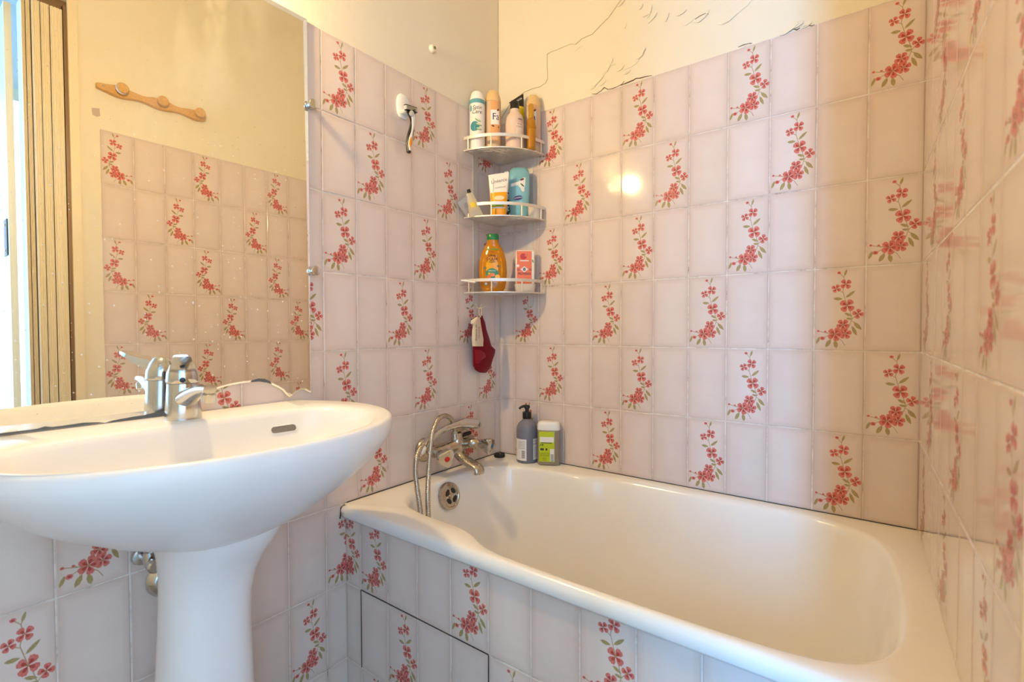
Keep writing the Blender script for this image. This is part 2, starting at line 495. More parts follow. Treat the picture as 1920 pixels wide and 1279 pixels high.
# back wall (long side of the tub)
FB = frame((0, 0, T), (1, 0, 0))
wb = wall('wall_back', FB, [(-0.10, 1.33, -T, UP)])
BCOL = [0.0677+0.1037*i for i in range(12)]
grout(wb, 0, 1.21, 0, -1.215)
B_FL = {(1,0),(4,0),(7,0),(10,0),(2,1),(5,1),(8,1),(1,2),(4,2),(7,2),(10,2),(0,3),(3,3),(6,3),(9,3),(1,4),(4,4),(7,4),(10,4),(0,5),(3,5),(6,5),(9,5)}
for r in range(6):
    for c in range(-1, 11):
        a, b = (0.0, BCOL[0]) if c < 0 else (BCOL[c], BCOL[c+1])
        put_tile(wb, a, b, ROWS[r], ROWS[r+1], (c, r) in B_FL)
# right wall with the doorway
RS = 0.022
def XR(y): return 1.207 - RS*y
FR = frame((1.207, 0, T), (RS, -1, 0))
DOOR0, DOOR1, DOORH = 0.955, 2.26, 2.23
wr = wall('wall_right', FR, [(-0.10, DOOR0, -T, UP), (DOOR0, DOOR1, DOORH-T, UP), (DOOR1, 2.34, -T, UP)])
RCOL = [0.049+0.103*i for i in range(9)]
grout(wr, 0, RCOL[-1], 0, -T)
R_FL = {(7,0),(4,0),(1,0),(5,1),(2,1),(7,2),(4,2),(1,2),(6,3),(3,3),(0,3),(7,4),(4,4),(1,4),(6,5),(3,5),(0,5),(7,6)}
for r in range(9):
    for c in range(-1, 8):
        a, b = (0.0, RCOL[0]) if c < 0 else (RCOL[c], RCOL[c+1])
        if r >= 6 and b < 0.66: continue
        put_tile(wr, a, b, ROWS[r], ROWS[r+1], (c, r) in R_FL)
# wall behind the camera, floor, ceiling
wf = wall('wall_front', frame((1.35, -2.30, T), (-1, 0, 0)), [(0.04, 1.45, -T, UP)])
tag(mk('floor', boxm((-0.1, -4.3, -0.08), (2.55, 0.1, 0.0)), M_FLOOR, smooth=False), kind='structure')
tag(mk('ceiling', boxm((-0.1, -4.3, CEIL), (2.55, 0.1, CEIL+0.08)), M_CEIL, smooth=False), kind='structure')
# the hallway beyond the doorway
wh = mk('wall_hall', boxm((2.42, -4.3, 0), (2.52, -0.5, CEIL)), M_HALL, smooth=False); tag(wh, kind='structure')
tag(mk('wall_hall_end', boxm((1.0, -4.3, 0), (2.5, -4.2, CEIL)), M_HALL, smooth=False), kind='structure')
tag(mk('wall_hall_near', boxm((1.33, -0.6, 0), (2.5, -0.5, CEIL)), M_HALL, smooth=False), kind='structure')
tag(mk('wall_hall_side', boxm((1.10, -4.3, 0), (1.20, -2.41, CEIL)), M_HALL, smooth=False), kind='structure')
# window frames round the two daylight openings of the hall
def win_frame(name, fr, w, h, z0):
    o = mk(name, merge(*[boxv for boxv in [
        box_vf((-w/2-0.06, z0-0.06, 0), (w/2+0.06, z0, 0.05)), box_vf((-w/2-0.06, z0+h, 0), (w/2+0.06, z0+h+0.06, 0.05)),
        box_vf((-w/2-0.06, z0, 0), (-w/2, z0+h, 0.05)), box_vf((w/2, z0, 0), (w/2+0.06, z0+h, 0.05)), box_vf((-0.012, z0, 0), (0.012, z0+h, 0.02))]]), M_FRAME, smooth=False)
    o.matrix_world = fr
    return tag(o, kind='structure')
def box_vf(lo, hi):
    bm = boxm(lo, hi)
    bm.verts.index_update()
    V = [v.co.copy() for v in bm.verts]; F = [tuple(v.index for v in f.verts) for f in bm.faces]
    bm.free(); return V, F
win_frame('window_1', frame((2.42, -1.75, 0), (0, -1, 0)), 1.75, 1.7, 0.5)
win_frame('window_2', frame((1.93, -4.2, 0), (-1, 0, 0)), 0.34, 2.2, 0.2)

# plaster damage over the tub: old paint layer and loose flakes
def wpt(u, v):
    p = on(1, 0.0, u, v); return (p.x, p.z - T)
bound = [wpt(*q) for q in [(960, 190), (985, 172), (1000, 166), (1012, 163), (1023, 156), (1027, 147), (1026, 124), (1026, 102), (1034, 97), (1045, 93.5), (1057, 88), (1070, 82.5), (1079, 83.5), (1091, 73), (1100, 69), (1111, 64), (1126, 48), (1142, 32), (1156, 12), (1170, -8)]]
poly = [(0.0, UP)] + [(0.0, 0.012)] + bound + [(bound[-1][0]+0.06, UP)]
def slab(poly, z0, z1):
    n = len(poly)
    V = [(x, y, z0) for x, y in poly] + [(x, y, z1) for x, y in poly]
    F = [tuple(range(n, 2*n)), tuple(reversed(range(n)))] + [(i, (i+1) % n, n+(i+1) % n, n+i) for i in range(n)]
    return V, F
mk('old_paint_layer', slab(poly, -0.004, 0.0026), M_PLASTER, wb, smooth=False)
edge_b = [wpt(*q) for q in [(1008, 175), (1026, 166), (1044, 157.5), (1046, 150), (1048, 142), (1056, 122), (1066, 108), (1077, 98), (1088, 88)]]
far = [wpt(*q) for q in [(1030, 190), (1060, 182), (1080, 172), (1100, 160), (1105, 140), (1105, 120), (1100, 100), (1098, 90), (1095, 84)]]
V = [(x, y, -0.003) for x, y in edge_b] + [(x, y, 0.0024) for x, y in edge_b] + [(x, y, -0.0022) for x, y in far]
n = len(edge_b)
F = [(i, i+1, n+i+1, n+i) for i in range(n-1)] + [(n+i, n+i+1, 2*n+i+1, 2*n+i) for i in range(n-1)]
mk('peeling_paint', (V, F), M_PLASTER, wb, smooth=False)
def flake(px, py, size, ang, lift, aspect=0.45, m=None):
    x, y = wpt(px, py)
    k = random.randint(6, 9); V = []
    for i in range(k):
        a = 2*PI*i/k
        rr = random.uniform(0.75, 1.15)
        lx, ly = size*0.5*math.cos(a)*rr, size*0.5*aspect*math.sin(a)*rr
        z = -0.0025 + (0.5 - ly/(size*aspect))*lift
        ca, sa = math.cos(ang), math.sin(ang)
        V.append((x+lx*ca-ly*sa, y+lx*sa+ly*ca, z))
    V2 = [(a, b, c-0.0007) for a, b, c in V]
    mk('paint_flake', (V+V2, [tuple(range(k)), tuple(reversed(range(k, 2*k)))] + [(i, k+i, k+(i+1) % k, (i+1) % k) for i in range(k)]), m or M_PLASTER, wb, smooth=False)
for px, py, s, a, l in [(1120, 150, 0.05, 0.6, 0.004), (1130, 155, 0.03, 0.5, 0.004), (1140, 122, 0.05, 1.0, 0.004), (1148, 118, 0.03, -0.6, 0.004), (1163, 128, 0.03, 0.4, 0.004),
        (1176, 135, 0.025, 0.3, 0.004), (1185, 118, 0.06, 0.2, 0.003), (1200, 104, 0.03, 0.5, 0.005), (1205, 96, 0.025, 1.0, 0.005), (1112, 162, 0.03, 0.5, 0.004),
        (1202, 12, 0.02, 0.8, 0.004), (1216, 20, 0.045, 1.3, 0.004), (1222, 32, 0.04, 0.8, 0.004), (1212, 26, 0.03, 0.1, 0.004), (1250, 30, 0.03, 1.2, 0.004), (1278, 22, 0.03, 0.3, 0.004),
        (1315, 30, 0.05, 0.45, 0.004), (1290, 40, 0.04, 0.2, 0.003), (1380, 14, 0.11, 0.35, 0.003), (1365, 33, 0.05, 0.3, 0.004), (1165, 4, 0.03, 0.6, 0.004), (1172, 48, 0.02, 1.2, 0.003),
        (1480, 52, 0.05, 0.5, 0.006), (1492, 46, 0.04, 0.2, 0.005), (1512, 46, 0.03, 0.4, 0.004), (1395, 84, 0.03, 0.3, 0.003)]:
    flake(px, py, s, a, l)
# dark cracks where the paint has come away along the top of the tiles
def crack(pts, wd):
    P = [wpt(*q) for q in pts]; V = []; n = len(P)
    for i, (x, y) in enumerate(P):
        w_ = wd*random.uniform(0.4, 1.3)*(0.2 if i in (0, n-1) else 1)
        V += [(x, y-w_/2, 0.0004), (x, y+w_/2, 0.0004)]
    V2 = [(x, y, -0.003) for x, y, z in V]
    m_ = len(V)
    F = [(2*i, 2*i+2, 2*i+3, 2*i+1) for i in range(n-1)]
    for i in range(n-1): F += [(2*i, m_+2*i, m_+2*i+2, 2*i+2), (2*i+1, 2*i+3, m_+2*i+3, m_+2*i+1)]
    mk('crack', (V+V2, F), mat('crack_brown', lin(112, 88, 66), rough=0.9), wb, smooth=False)
crack([(1110, 176), (1118, 176), (1126, 171), (1133, 164), (1137, 166), (1140, 167)], 0.002)
crack([(1138, 168), (1148, 166), (1158, 162), (1167, 157), (1170, 152)], 0.0016)
crack([(1164, 160), (1176, 155), (1188, 150), (1192, 147), (1200, 146.5), (1210, 143.5), (1222, 141.5)], 0.0026)
crack([(1384, 88), (1394, 84), (1404, 81.5), (1410, 81)], 0.002)
crack([(1470, 62), (1480, 58), (1487, 54), (1494, 56), (1500, 52)], 0.0024)
crack([(1506, 50), (1514, 47), (1522, 48.5), (1528, 46)], 0.0018)
crack([(1303, 36), (1312, 30), (1322, 25.5), (1328, 26)], 0.0016)
# nail left in the old paint
mk('nail_hole', tr(lathe([(0.0035, 0), (0.0035, 0.001)], 10), (*wpt(1057.5, 79), 0.0012), (0, 0, 0)), M_DIRT, wb)

# ------------------------------------------------------------------ bath panel
FP = frame((0, -0.668, T), (1, 0, 0))
bp = mk('tub_surround', boxm((0.001, -T, -0.05), (1.217, -1.252, -0.0008)), M_GROUT, smooth=False)
bp.matrix_world = FP
tag(bp, 'low tiled front wall closing the bathtub towards the room', 'tub surround')
PC = [0.063+0.1068*i for i in range(12)]
PR = [-1.224, -1.428, -1.632, -1.80]
P_FL = {(0,0),(3,0),(6,0),(9,0),(1,1),(4,1),(7,1),(10,1),(0,2),(3,2),(6,2)}
for r in range(3):
    for c in range(-1, 11):
        if c < 0: put_tile(bp, 0.0015, PC[0], PR[r], PR[r+1], r == 0, (0.41, 1.0), 0.1045)
        else: put_tile(bp, PC[c], min(PC[c+1], 1.216), PR[r], PR[r+1], (c, r) in P_FL)
hx0, hx1 = PC[0], PC[4]
mk('hatch_gap', merge(box_vf((hx0, PR[1]-0.0011, -0.004), (hx1, PR[1]+0.0011, 0.0003)), box_vf((hx0-0.001, PR[2], -0.004), (hx0+0.001, PR[1], 0.0003)),
    box_vf((hx1-0.0011, PR[3], -0.004), (hx1+0.0011, PR[1], 0.0003))), M_DIRT, bp, smooth=False)

# ------------------------------------------------------------------ bathtub
ZR = T - 1.214
CX, CY = 0.62, -0.345
INN = [(.16,-.585),(.23,-.597),(.30,-.600),(.36,-.603),(.40,-.615),(.441,-.636),(.48,-.649),(.55,-.656),(.8,-.659),(.98,-.654),(1.07,-.640),(1.125,-.605),(1.155,-.55),(1.168,-.48),(1.172,-.35),(1.168,-.25),(1.15,-.155),(1.11,-.09),(1.04,-.052),(.95,-.038),(.6,-.034),(.52,-.038),(.46,-.050),(.41,-.074),(.36,-.087),(.3,-.092),(.2,-.100),(.135,-.122),(.09,-.18),(.070,-.26),(.064,-.35),(.070,-.44),(.090,-.52),(.120,-.560)]
ins = catmull([(*p, 0) for p in INN + INN[:1]], 0.01)[:-1]
def polar(poly, ang):
    d = Vector((math.cos(ang), math.sin(ang))); best = None
    n = len(poly)
    for i in range(n):
        a = Vector(poly[i][:2]) - Vector((CX, CY)); b = Vector(poly[(i+1) % n][:2]) - Vector((CX, CY))
        e = b-a; den = d.x*e.y - d.y*e.x
        if abs(den) < 1e-9: continue
        t = (a.x*e.y - a.y*e.x)/den; s = (a.x*d.y - a.y*d.x)/den
        if t > 0 and -1e-6 <= s <= 1+1e-6 and (best is None or t > best): best = t
    return best
def rect(ins_, front):
    return [(0.0012, -0.0012), (0.0012, front), (XR(front)+0.001, front), (XR(0)+0.001, -0.0012)] if ins_ == 0 else \
        [(0.0012, -0.0012), (0.0012, front), (XR(front)-0.0012, front), (XR(0)-0.0012, -0.0012)]
angs = [2*PI*k/220 for k in range(220)] + [math.atan2(y-CY, x-CX) % (2*PI) for f in (-0.672, -0.684) for x, y in rect(0, f)]
angs = sorted(set(round(a, 6) for a in angs))
def rring(front, z):
    R = rect(0, front); return [Vector((CX+math.cos(a)*polar(R, a), CY+math.sin(a)*polar(R, a), z)) for a in angs]
ipol = [polar(ins, a) for a in angs]
def iring(shrink, z, blend=0.0):
    out = []
    for a, t in zip(angs, ipol):
        ell = 1/math.sqrt((math.cos(a)/0.50)**2 + (math.sin(a)/0.255)**2)
        # superellipse floor outline
        sup = (abs(math.cos(a)/0.47)**4 + abs(math.sin(a)/0.22)**4)**-0.25
        q = (t - shrink)*(1-blend) + sup*blend
        out.append(Vector((CX+math.cos(a)*q, CY+math.sin(a)*q, z)))
    return out
rings = [rring(-0.672, ZR-0.034), rring(-0.680, ZR-0.034), rring(-0.684, ZR-0.028), rring(-0.684, ZR-0.014), rring(-0.681, ZR-0.004), rring(-0.674, ZR),
    iring(-0.010, ZR-0.0005), iring(-0.002, ZR-0.003), iring(0.004, ZR-0.009), iring(0.009, ZR-0.02), iring(0.016, ZR-0.06, 0.05), iring(0.024, ZR-0.14, 0.2), iring(0.03, ZR-0.24, 0.5), iring(0.05, ZR-0.32, 0.85), iring(0.08, ZR-0.352, 1.0)]
sup_last = [Vector((CX+(p.x-CX)*0.8, CY+(p.y-CY)*0.75, ZR-0.362)) for p in rings[-1]]
rings += [sup_last, [Vector((CX+(p.x-CX)*0.1, CY+(p.y-CY)*0.1, ZR-0.366)) for p in rings[-1]]]
# outer underside so that the bath has thickness
tub = mk('bathtub', loft(rings, False, True), M_TUB, smooth=True, angle=60)
tag(tub, 'cream white enamelled bathtub set against the tiled walls', 'bathtub')
# dark sealing line along the tiles
mk('sealant', merge(tube([Vector((0.002, -0.66, ZR+0.001)), Vector((0.002, -0.002, ZR+0.001))], 0.0013, 6), tube([Vector((0.002, -0.002, ZR+0.001)), Vector((1.205, -0.002, ZR+0.001))], 0.0010, 6),
    tube([Vector((0.002, -0.66, ZR+0.001)), Vector((0.002, -0.682, ZR-0.008)), Vector((0.002, -0.686, ZR-0.036))], 0.0018, 6)), M_DIRT, tub)
# overflow rosette on the tap end
OVC = on(0, 0.0885, 843, 930)
OVM = Matrix.Translation(OVC) @ Matrix.Rotation(math.radians(77), 4, 'Y') @ Matrix.Scale(1.22, 4)
ov = mk('overflow_cover', xf(lathe([(0.0, 0.004), (0.010, 0.0055), (0.021, 0.0055), (0.0235, 0.0035), (0.026, 0.003), (0.0275, 0.0045), (0.033, 0.0035), (0.0345, -0.003)], 40, True, True), OVM), M_CHROME_W, tub)
for k in range(4):
    a0 = k*PI/2 + 0.25
    pts = [OVM @ Vector((r*math.cos(a), r*math.sin(a), 0.0062)) for r, a in [(0.0095, a0+0.18), (0.0095, a0+1.0), (0.016, a0+1.22), (0.020, a0+1.0), (0.0205, a0+0.6), (0.020, a0+0.18), (0.016, a0-0.04)]]
    mk('opening', (pts, [tuple(range(7))]), M_DIRT, ov, smooth=False)
mk('screw', xf(lathe([(0.0065, 0.005), (0.0065, 0.008), (0.004, 0.0095), (0.001, 0.0098)], 14), OVM), M_CHROME_W, ov)

# ------------------------------------------------------------------ washbasin on pedestal
SY = -1.055
HALF = [(0.0015, 0.0), (0.0015, 0.13), (0.0015, 0.248), (0.008, 0.258), (0.05, 0.280), (0.10, 0.303), (0.153, 0.318), (0.205, 0.318), (0.255, 0.309), (0.305, 0.288), (0.352, 0.256), (0.394, 0.208), (0.425, 0.148), (0.443, 0.08), (0.449, 0.0)]
IHALF = [(0.118, 0.0), (0.119, 0.08), (0.122, 0.15), (0.133, 0.205), (0.162, 0.243), (0.205, 0.258), (0.255, 0.258), (0.305, 0.243), (0.350, 0.213), (0.388, 0.168), (0.415, 0.113), (0.430, 0.055), (0.435, 0.0)]
def resample(P, n):
    P = [Vector((*p, 0)) for p in P]
    P = catmull(P, 0.004)
    d = [0]
    for a, b in zip(P, P[1:]): d.append(d[-1]+(b-a).length)
    out = []; j = 0
    for k in range(n):
        t = d[-1]*k/(n-1)
        while j < len(d)-2 and d[j+1] < t: j += 1
        f = (t-d[j])/max(1e-9, d[j+1]-d[j])
        out.append(P[j].lerp(P[j+1], min(1, f)))
    return out
NH = 49
oh = resample(HALF, NH); ih = resample(IHALF, NH)
def sym(h, z, lk=1.0):
    """half outline -> closed ring; the far side may be a little wider than the near one"""
    R = []
    for p in h: R.append(Vector((p.x, SY + p.y, z)))
    for p in reversed(h[1:-1]): R.append(Vector((p.x, SY - p.y*lk, z)))
    return R
def osc(sx, sd, x0=0.0015): return [Vector((x0 + (p.x-x0)*sx, p.y*sd, 0)) for p in oh]
def isc(s, cx=0.26): return [Vector((cx + (p.x-cx)*s, p.y*s, 0)) for p in ih]
ZS = T - 0.923
_prof = [Vector(p) for p in ((0.48, 0.20, 0.209), (0.57, 0.31, 0.194), (0.660, 0.43, 0.176), (0.740, 0.555, 0.155), (0.812, 0.68, 0.130), (0.875, 0.79, 0.105), (0.928, 0.876, 0.080), (0.967, 0.942, 0.056), (0.991, 0.984, 0.036), (1.0, 1.0, 0.022))]
_P = [_prof[0]*2-_prof[1]] + _prof + [_prof[-1]*2-_prof[-2]]
_fine = []
for i in range(1, len(_P)-2):
    a_, b_, c_, d_ = _P[i-1:i+3]
    for t in (0, 0.25, 0.5, 0.75): _fine.append(0.5*((2*b_) + (c_-a_)*t + (2*a_-5*b_+4*c_-d_)*t*t + (3*b_-a_-3*c_+d_)*t**3))
_fine += [Vector(p) for p in ((1.0, 1.0, 0.022), (1.0, 1.0, 0.008), (0.995, 0.993, 0.002), (0.984, 0.978, 0.0))]
rings = [sym(osc(p.x, p.y), ZS-p.z) for p in _fine]
LK = 1.15
INR = [(1.035, 0.0, 1.13), (1.0, -0.003, LK), (0.975, -0.012, LK), (0.95, -0.035, LK), (0.89, -0.062, LK), (0.74, -0.090, LK), (0.50, -0.106, LK), (0.25, -0.112, LK), (0.08, -0.113, LK)]
rings += [sym(isc(k_), ZS+z_, l_) for k_, z_, l_ in INR]
def bowl_x(d, z):
    """x of the back slope of the bowl at side offset d and height z"""
    def xo(k_, d_):
        q = sorted((Vector((0.26 + (p.x-0.26)*k_, p.y*k_, 0)) for p in ih if p.x < 0.2), key=lambda p: abs(p.y-d_))[:2]
        return q[0].x
    for (k0, z0, _), (k1, z1, _) in zip(INR, INR[1:]):
        if z1 <= z-ZS <= z0:
            t = (z-ZS-z0)/(z1-z0); return xo(k0, d)*(1-t) + xo(k1, d)*t
    return xo(1.0, d)
sink = thing('washbasin', 'white ceramic washbasin on a pedestal below the mirror', 'washbasin', (0.22, SY, 0))
ofs = Vector((0.22, SY, 0))
def loc(geo, o=ofs): return [Vector(v)-o for v in geo[0]], geo[1]
basin = mk('basin', loc(loft(rings)), M_SINK, sink, angle=70)
# overflow slot in the back slope of the bowl, a solid plug coloured darker grey
OY, OZ = -0.905, ZS-0.038
def slot_ring(a, b, off, n=28):
    out = []
    for k in range(n):
        t = 2*PI*k/n
        y = OY + (a if math.cos(t) > 0 else -a) + b*math.cos(t); z = OZ + b*math.sin(t)
        out.append(Vector((bowl_x(abs(y-SY), z) + off, y, z)))
    return out
ovf = mk('overflow_slot', loc(loft([slot_ring(0.0185, 0.0066, -0.003), slot_ring(0.0185, 0.0066, 0.0012)])), mat('slot_grey', lin(128, 120, 110), rough=0.7), basin)
mk('rim', loc(loft([slot_ring(0.0185, 0.0088, -0.002), slot_ring(0.0185, 0.0082, 0.0016), slot_ring(0.0185, 0.0066, 0.0020), slot_ring(0.0185, 0.0064, 0.0008)], False, False)), M_SINK, ovf)
ped_c = (0.158, -1.062)
secs = []
for zz, ry, rx, cy_ in [(0.0, 0.110, 0.12, -1.071), (0.02, 0.108, 0.118, -1.071), (0.10, 0.096, 0.10, -1.071), (0.25, 0.082, 0.085, -1.071), (0.40, 0.074, 0.076, -1.071), (0.52, 0.069, 0.073, -1.069), (0.57, 0.069, 0.074, -1.067), (0.61, 0.073, 0.080, -1.062), (0.645, 0.081, 0.097, -1.055), (0.672, 0.091, 0.116, -1.049), (0.70, 0.100, 0.131, -1.045), (0.735, 0.106, 0.140, -1.043)]:
    secs.append((zz, rx, ry, 2.4, ped_c[0], cy_))
mk('pedestal', loc(sloft(secs, 48)), M_SINK, sink, angle=60)

# waste pipe under the basin
trap = thing('waste_trap', 'chrome waste pipe and wall collar behind the pedestal', 'pipe', (0.0, -1.090, T-1.245))
mk('wall_collar', tr(lathe([(0.0, 0.016), (0.022, 0.016), (0.026, 0.014), (0.034, 0.004), (0.036, 0.0)], 28), (0.002, 0.012, 0), (0, PI/2, 0)), M_CHROME, trap)
mk('pipe', tube(catmull([(0.004, 0.012, 0), (0.05, 0.012, 0.0), (0.10, 0.02, 0.0), (0.125, 0.035, -0.02), (0.14, 0.045, -0.01), (0.145, 0.045, 0.03)], 0.006), 0.0165, 16), M_CHROME, trap)
val = thing('supply_valve', 'small chrome angle valve on the wall under the basin', 'valve', (0.0, -1.118, T-1.186))
mk('valve_body', merge(rod((0.002, 0, 0), (0.06, 0, 0), 0.0075), tr(lathe([(0.018, 0), (0.016, 0.006), (0.008, 0.008)], 20), (0.002, 0, 0), (0, PI/2, 0)), tr(lathe([(0.010, -0.012), (0.011, 0.0), (0.010, 0.014)], 16), (0.045, 0, 0.006))), M_CHROME, val)
mk('knob', tr(lathe([(0.011, 0), (0.013, 0.004), (0.013, 0.014), (0.010, 0.017)], 18), (0.06, 0, 0), (0, PI/2, 0)), M_CHROME, val)
mk('supply_hose', tube(catmull([(0.045, 0, 0.02), (0.06, 0.02, 0.035), (0.09, 0.055, 0.03), (0.11, 0.075, 0.06)], 0.004), 0.005, 10), M_CHROME, val)

# single-lever tap on the basin
tap = thing('basin_tap', 'chrome single-lever mixer tap on the washbasin', 'tap', (0.060, -1.064, ZS))
mk('body', sloft([(0.0, 0.030, 0.030, 2.2), (0.004, 0.030, 0.030, 2.2), (0.03, 0.029, 0.028, 2.2), (0.055, 0.027, 0.0265, 2.1), (0.068, 0.0265, 0.026, 2.0)], 36), M_CHROME, tap)
sp = []
for t in range(13):
    k = t/12
    c = Vector((0.004 + 0.116*k, 0, 0.034 + 0.046*k - 0.016*k*k*k))
    ry = 0.0235 - 0.0120*k**0.7; rz = 0.021 - 0.0125*k**0.6
    d = Vector((0.112, 0, 0.040-0.048*k*k)).normalized(); up = Vector((-d.z, 0, d.x))
    sp.append([c + Vector((0, 1, 0))*ry*math.cos(a) + up*rz*math.sin(a) for a in [2*PI*j/24 for j in range(24)]])
spout = mk('spout', loft(sp), M_CHROME, tap)
mk('aerator', tr(lathe([(0.0105, -0.010), (0.0115, -0.009), (0.0115, 0.004), (0.009, 0.006)], 20), (0.113, 0, 0.051), (0, 0.18, 0)), M_CHROME, spout)
la = math.radians(-20)
lev = mk('lever', merge(sloft([(0.069, 0.0265, 0.0265, 2.1), (0.072, 0.028, 0.0275, 2.1), (0.088, 0.0265, 0.026, 2.1), (0.104, 0.021, 0.020, 2.0), (0.113, 0.014, 0.013, 2.0), (0.1165, 0.006, 0.006, 2.0)], 32),
    tr(loft([[Vector((x, y*wd, z + 0.5*th*s)) for y, s in ((-1, -0.6), (-0.8, 1), (0, 1.25), (0.8, 1), (1, -0.6), (0, -1))] for x, z, wd, th in
        ((-0.012, 0.092, 0.018, 0.020), (0.015, 0.098, 0.0215, 0.024), (0.045, 0.105, 0.0195, 0.017), (0.075, 0.114, 0.017, 0.010), (0.098, 0.123, 0.014, 0.006), (0.103, 0.1245, 0.010, 0.004))]), (0, 0, 0), (0, 0, la))), M_CHROME, tap, angle=50)
mk('indicator_dot', tr(lathe([(0.0048, 0), (0.0048, 0.0012), (0.003, 0.002)], 14), (0.0275*math.cos(la), 0.0275*math.sin(la), 0.076), (0, PI/2, la)), mat('dark_dot', lin(28, 34, 52), rough=0.25), lev)

# ------------------------------------------------------------------ mirror
MZ1 = T + 0.0025
right_half = [(-0.764, -0.911), (-0.772, -0.907), (-0.782, -0.9015), (-0.792, -0.900), (-0.802, -0.9035), (-0.812, -0.910), (-0.8205, -0.9145), (-0.828, -0.909), (-0.838, -0.8965), (-0.850, -0.888), (-0.865, -0.880), (-0.880, -0.8735), (-0.892, -0.8705), (-0.912, -0.8705), (-0.933, -0.8715), (-0.954, -0.8735), (-0.975, -0.8775), (-0.995, -0.884), (-1.015, -0.895), (-1.030, -0.912), (-1.040, -0.9215)]
MYC, MYL = -1.20, -1.636
left_half = [(2*MYC - y, z) for y, z in reversed(right_half)]
outline = [(-0.764, 0.0025)] + [(y, z) for y, z in right_half] + left_half + [(MYL, 0.0025)]
mc = Vector((0.0, MYC, T-0.45))
mir = thing('wall_mirror', 'frameless mirror with scalloped lower edge above the washbasin', 'mirror', mc)
BEV = 0.011
def inset(pts, d):
    n = len(pts); out = []
    for i in range(n):
        a, b, c = Vector(pts[i-1]), Vector(pts[i]), Vector(pts[(i+1) % n])
        e1 = (b-a).normalized(); e2 = (c-b).normalized()
        n1 = Vector((-e1.y, e1.x)); n2 = Vector((-e2.y, e2.x))
        m_ = (n1+n2)
        if m_.length < 1e-6: m_ = n1
        m_.normalize(); k = d/max(0.45, m_.dot(n1))
        out.append(b + m_*k)
    return out
area2 = sum(outline[i][0]*outline[(i+1) % len(outline)][1]-outline[(i+1) % len(outline)][0]*outline[i][1] for i in range(len(outline)))
if area2 < 0: outline = outline[::-1]
# straight-edge bevel only at the sides and top: clamp the inset so that the scallops keep their shape
inn = []
for (y, z), p in zip(outline, inset(outline, 0.004)):
    q = Vector((min(max(y, MYL+BEV), -0.764-BEV), z-BEV)) if z > -0.5 else p
    inn.append(q)
def m3(p, x): return Vector((x, p[0], p[1]+T)) - mc
bx = 0.0012
n = len(outline)
V = [m3(p, bx) for p in outline] + [m3(p, bx+0.0032) for p in outline]
mk('glass_edge', (V, [(i, (i+1) % n, n+(i+1) % n, n+i) for i in range(n)] + [tuple(reversed(range(n)))]), M_GLASS_EDGE, mir, smooth=False)
V = [m3(p, bx+0.0032) for p in outline] + [m3(p, bx+0.0046) for p in inn]
mk('bevel', (V, [(i, (i+1) % n, n+(i+1) % n, n+i) for i in range(n)]), M_MIRROR, mir, smooth=False)
mk('glass', ([m3(p, bx+0.0046) for p in inn], [tuple(range(n))]), M_MIRROR, mir, smooth=False)
# blackened silvering at the lower edge
def blotch(pts):
    return [m3(p, bx+0.0049) for p in pts], [tuple(range(len(pts)))]
mk('black_edge', blotch([(-0.8635, -0.8800), (-0.876, -0.8745), (-0.892, -0.8705), (-0.911, -0.8705), (-0.908, -0.8665), (-0.895, -0.8635), (-0.880, -0.8655), (-0.868, -0.872)][::1]), M_DECAY, mir, smooth=False)
mk('black_edge', blotch([(-1.062, -0.9212), (-1.17, -0.9212), (-1.15, -0.9185), (-1.13, -0.9165), (-1.11, -0.9158), (-1.09, -0.9125), (-1.065, -0.9105)]), M_DECAY, mir, smooth=False)
mk('black_edge', blotch([(-1.17, -0.9210), (-1.33, -0.9210), (-1.33, -0.9185), (-1.26, -0.9175), (-1.25, -0.9150), (-1.24, -0.9180), (-1.20, -0.9165)]), M_DECAY, mir, smooth=False)
clips = [(-0.757, -0.202), (-0.755, -0.608), (-1.643, -0.202), (-1.645, -0.608)]
cl = mk('clip', tr(lathe([(0.0095, 0.0), (0.0095, 0.003), (0.0085, 0.004), (0.0085, 0.011), (0.0112, 0.0125), (0.0118, 0.016), (0.0105, 0.0185), (0.004, 0.0195)], 24), (0, 0, 0), (0, PI/2, 0)), M_CHROME, mir)
cl.location = m3(clips[0], 0.001)
for c in clips[1:]:
    k = cl.copy(); COL.objects.link(k); k.parent = mir; k.location = m3(c, 0.001)

# ------------------------------------------------------------------ lamp over the mirror (above the frame)
lamp = thing('wall_lamp', 'small wall lamp with a bare bulb above the mirror', 'lamp', (0, -1.085, T+0.085))
mk('base', tr(lathe([(0.030, 0), (0.030, 0.006), (0.026, 0.014), (0.010, 0.018)], 28), (0, 0, 0), (0, PI/2, 0)), M_WHITE, lamp)
mk('arm', tube(catmull([(0.01, 0, 0), (0.028, 0, 0.003), (0.040, 0, 0.002), (0.052, 0, -0.004)], 0.003), 0.006, 10), M_WHITE, lamp)
mk('socket', tr(lathe([(0.010, 0.0), (0.016, -0.003), (0.016, -0.022), (0.013, -0.026)], 20), (0.052, 0, -0.004)), M_WHITE, lamp)

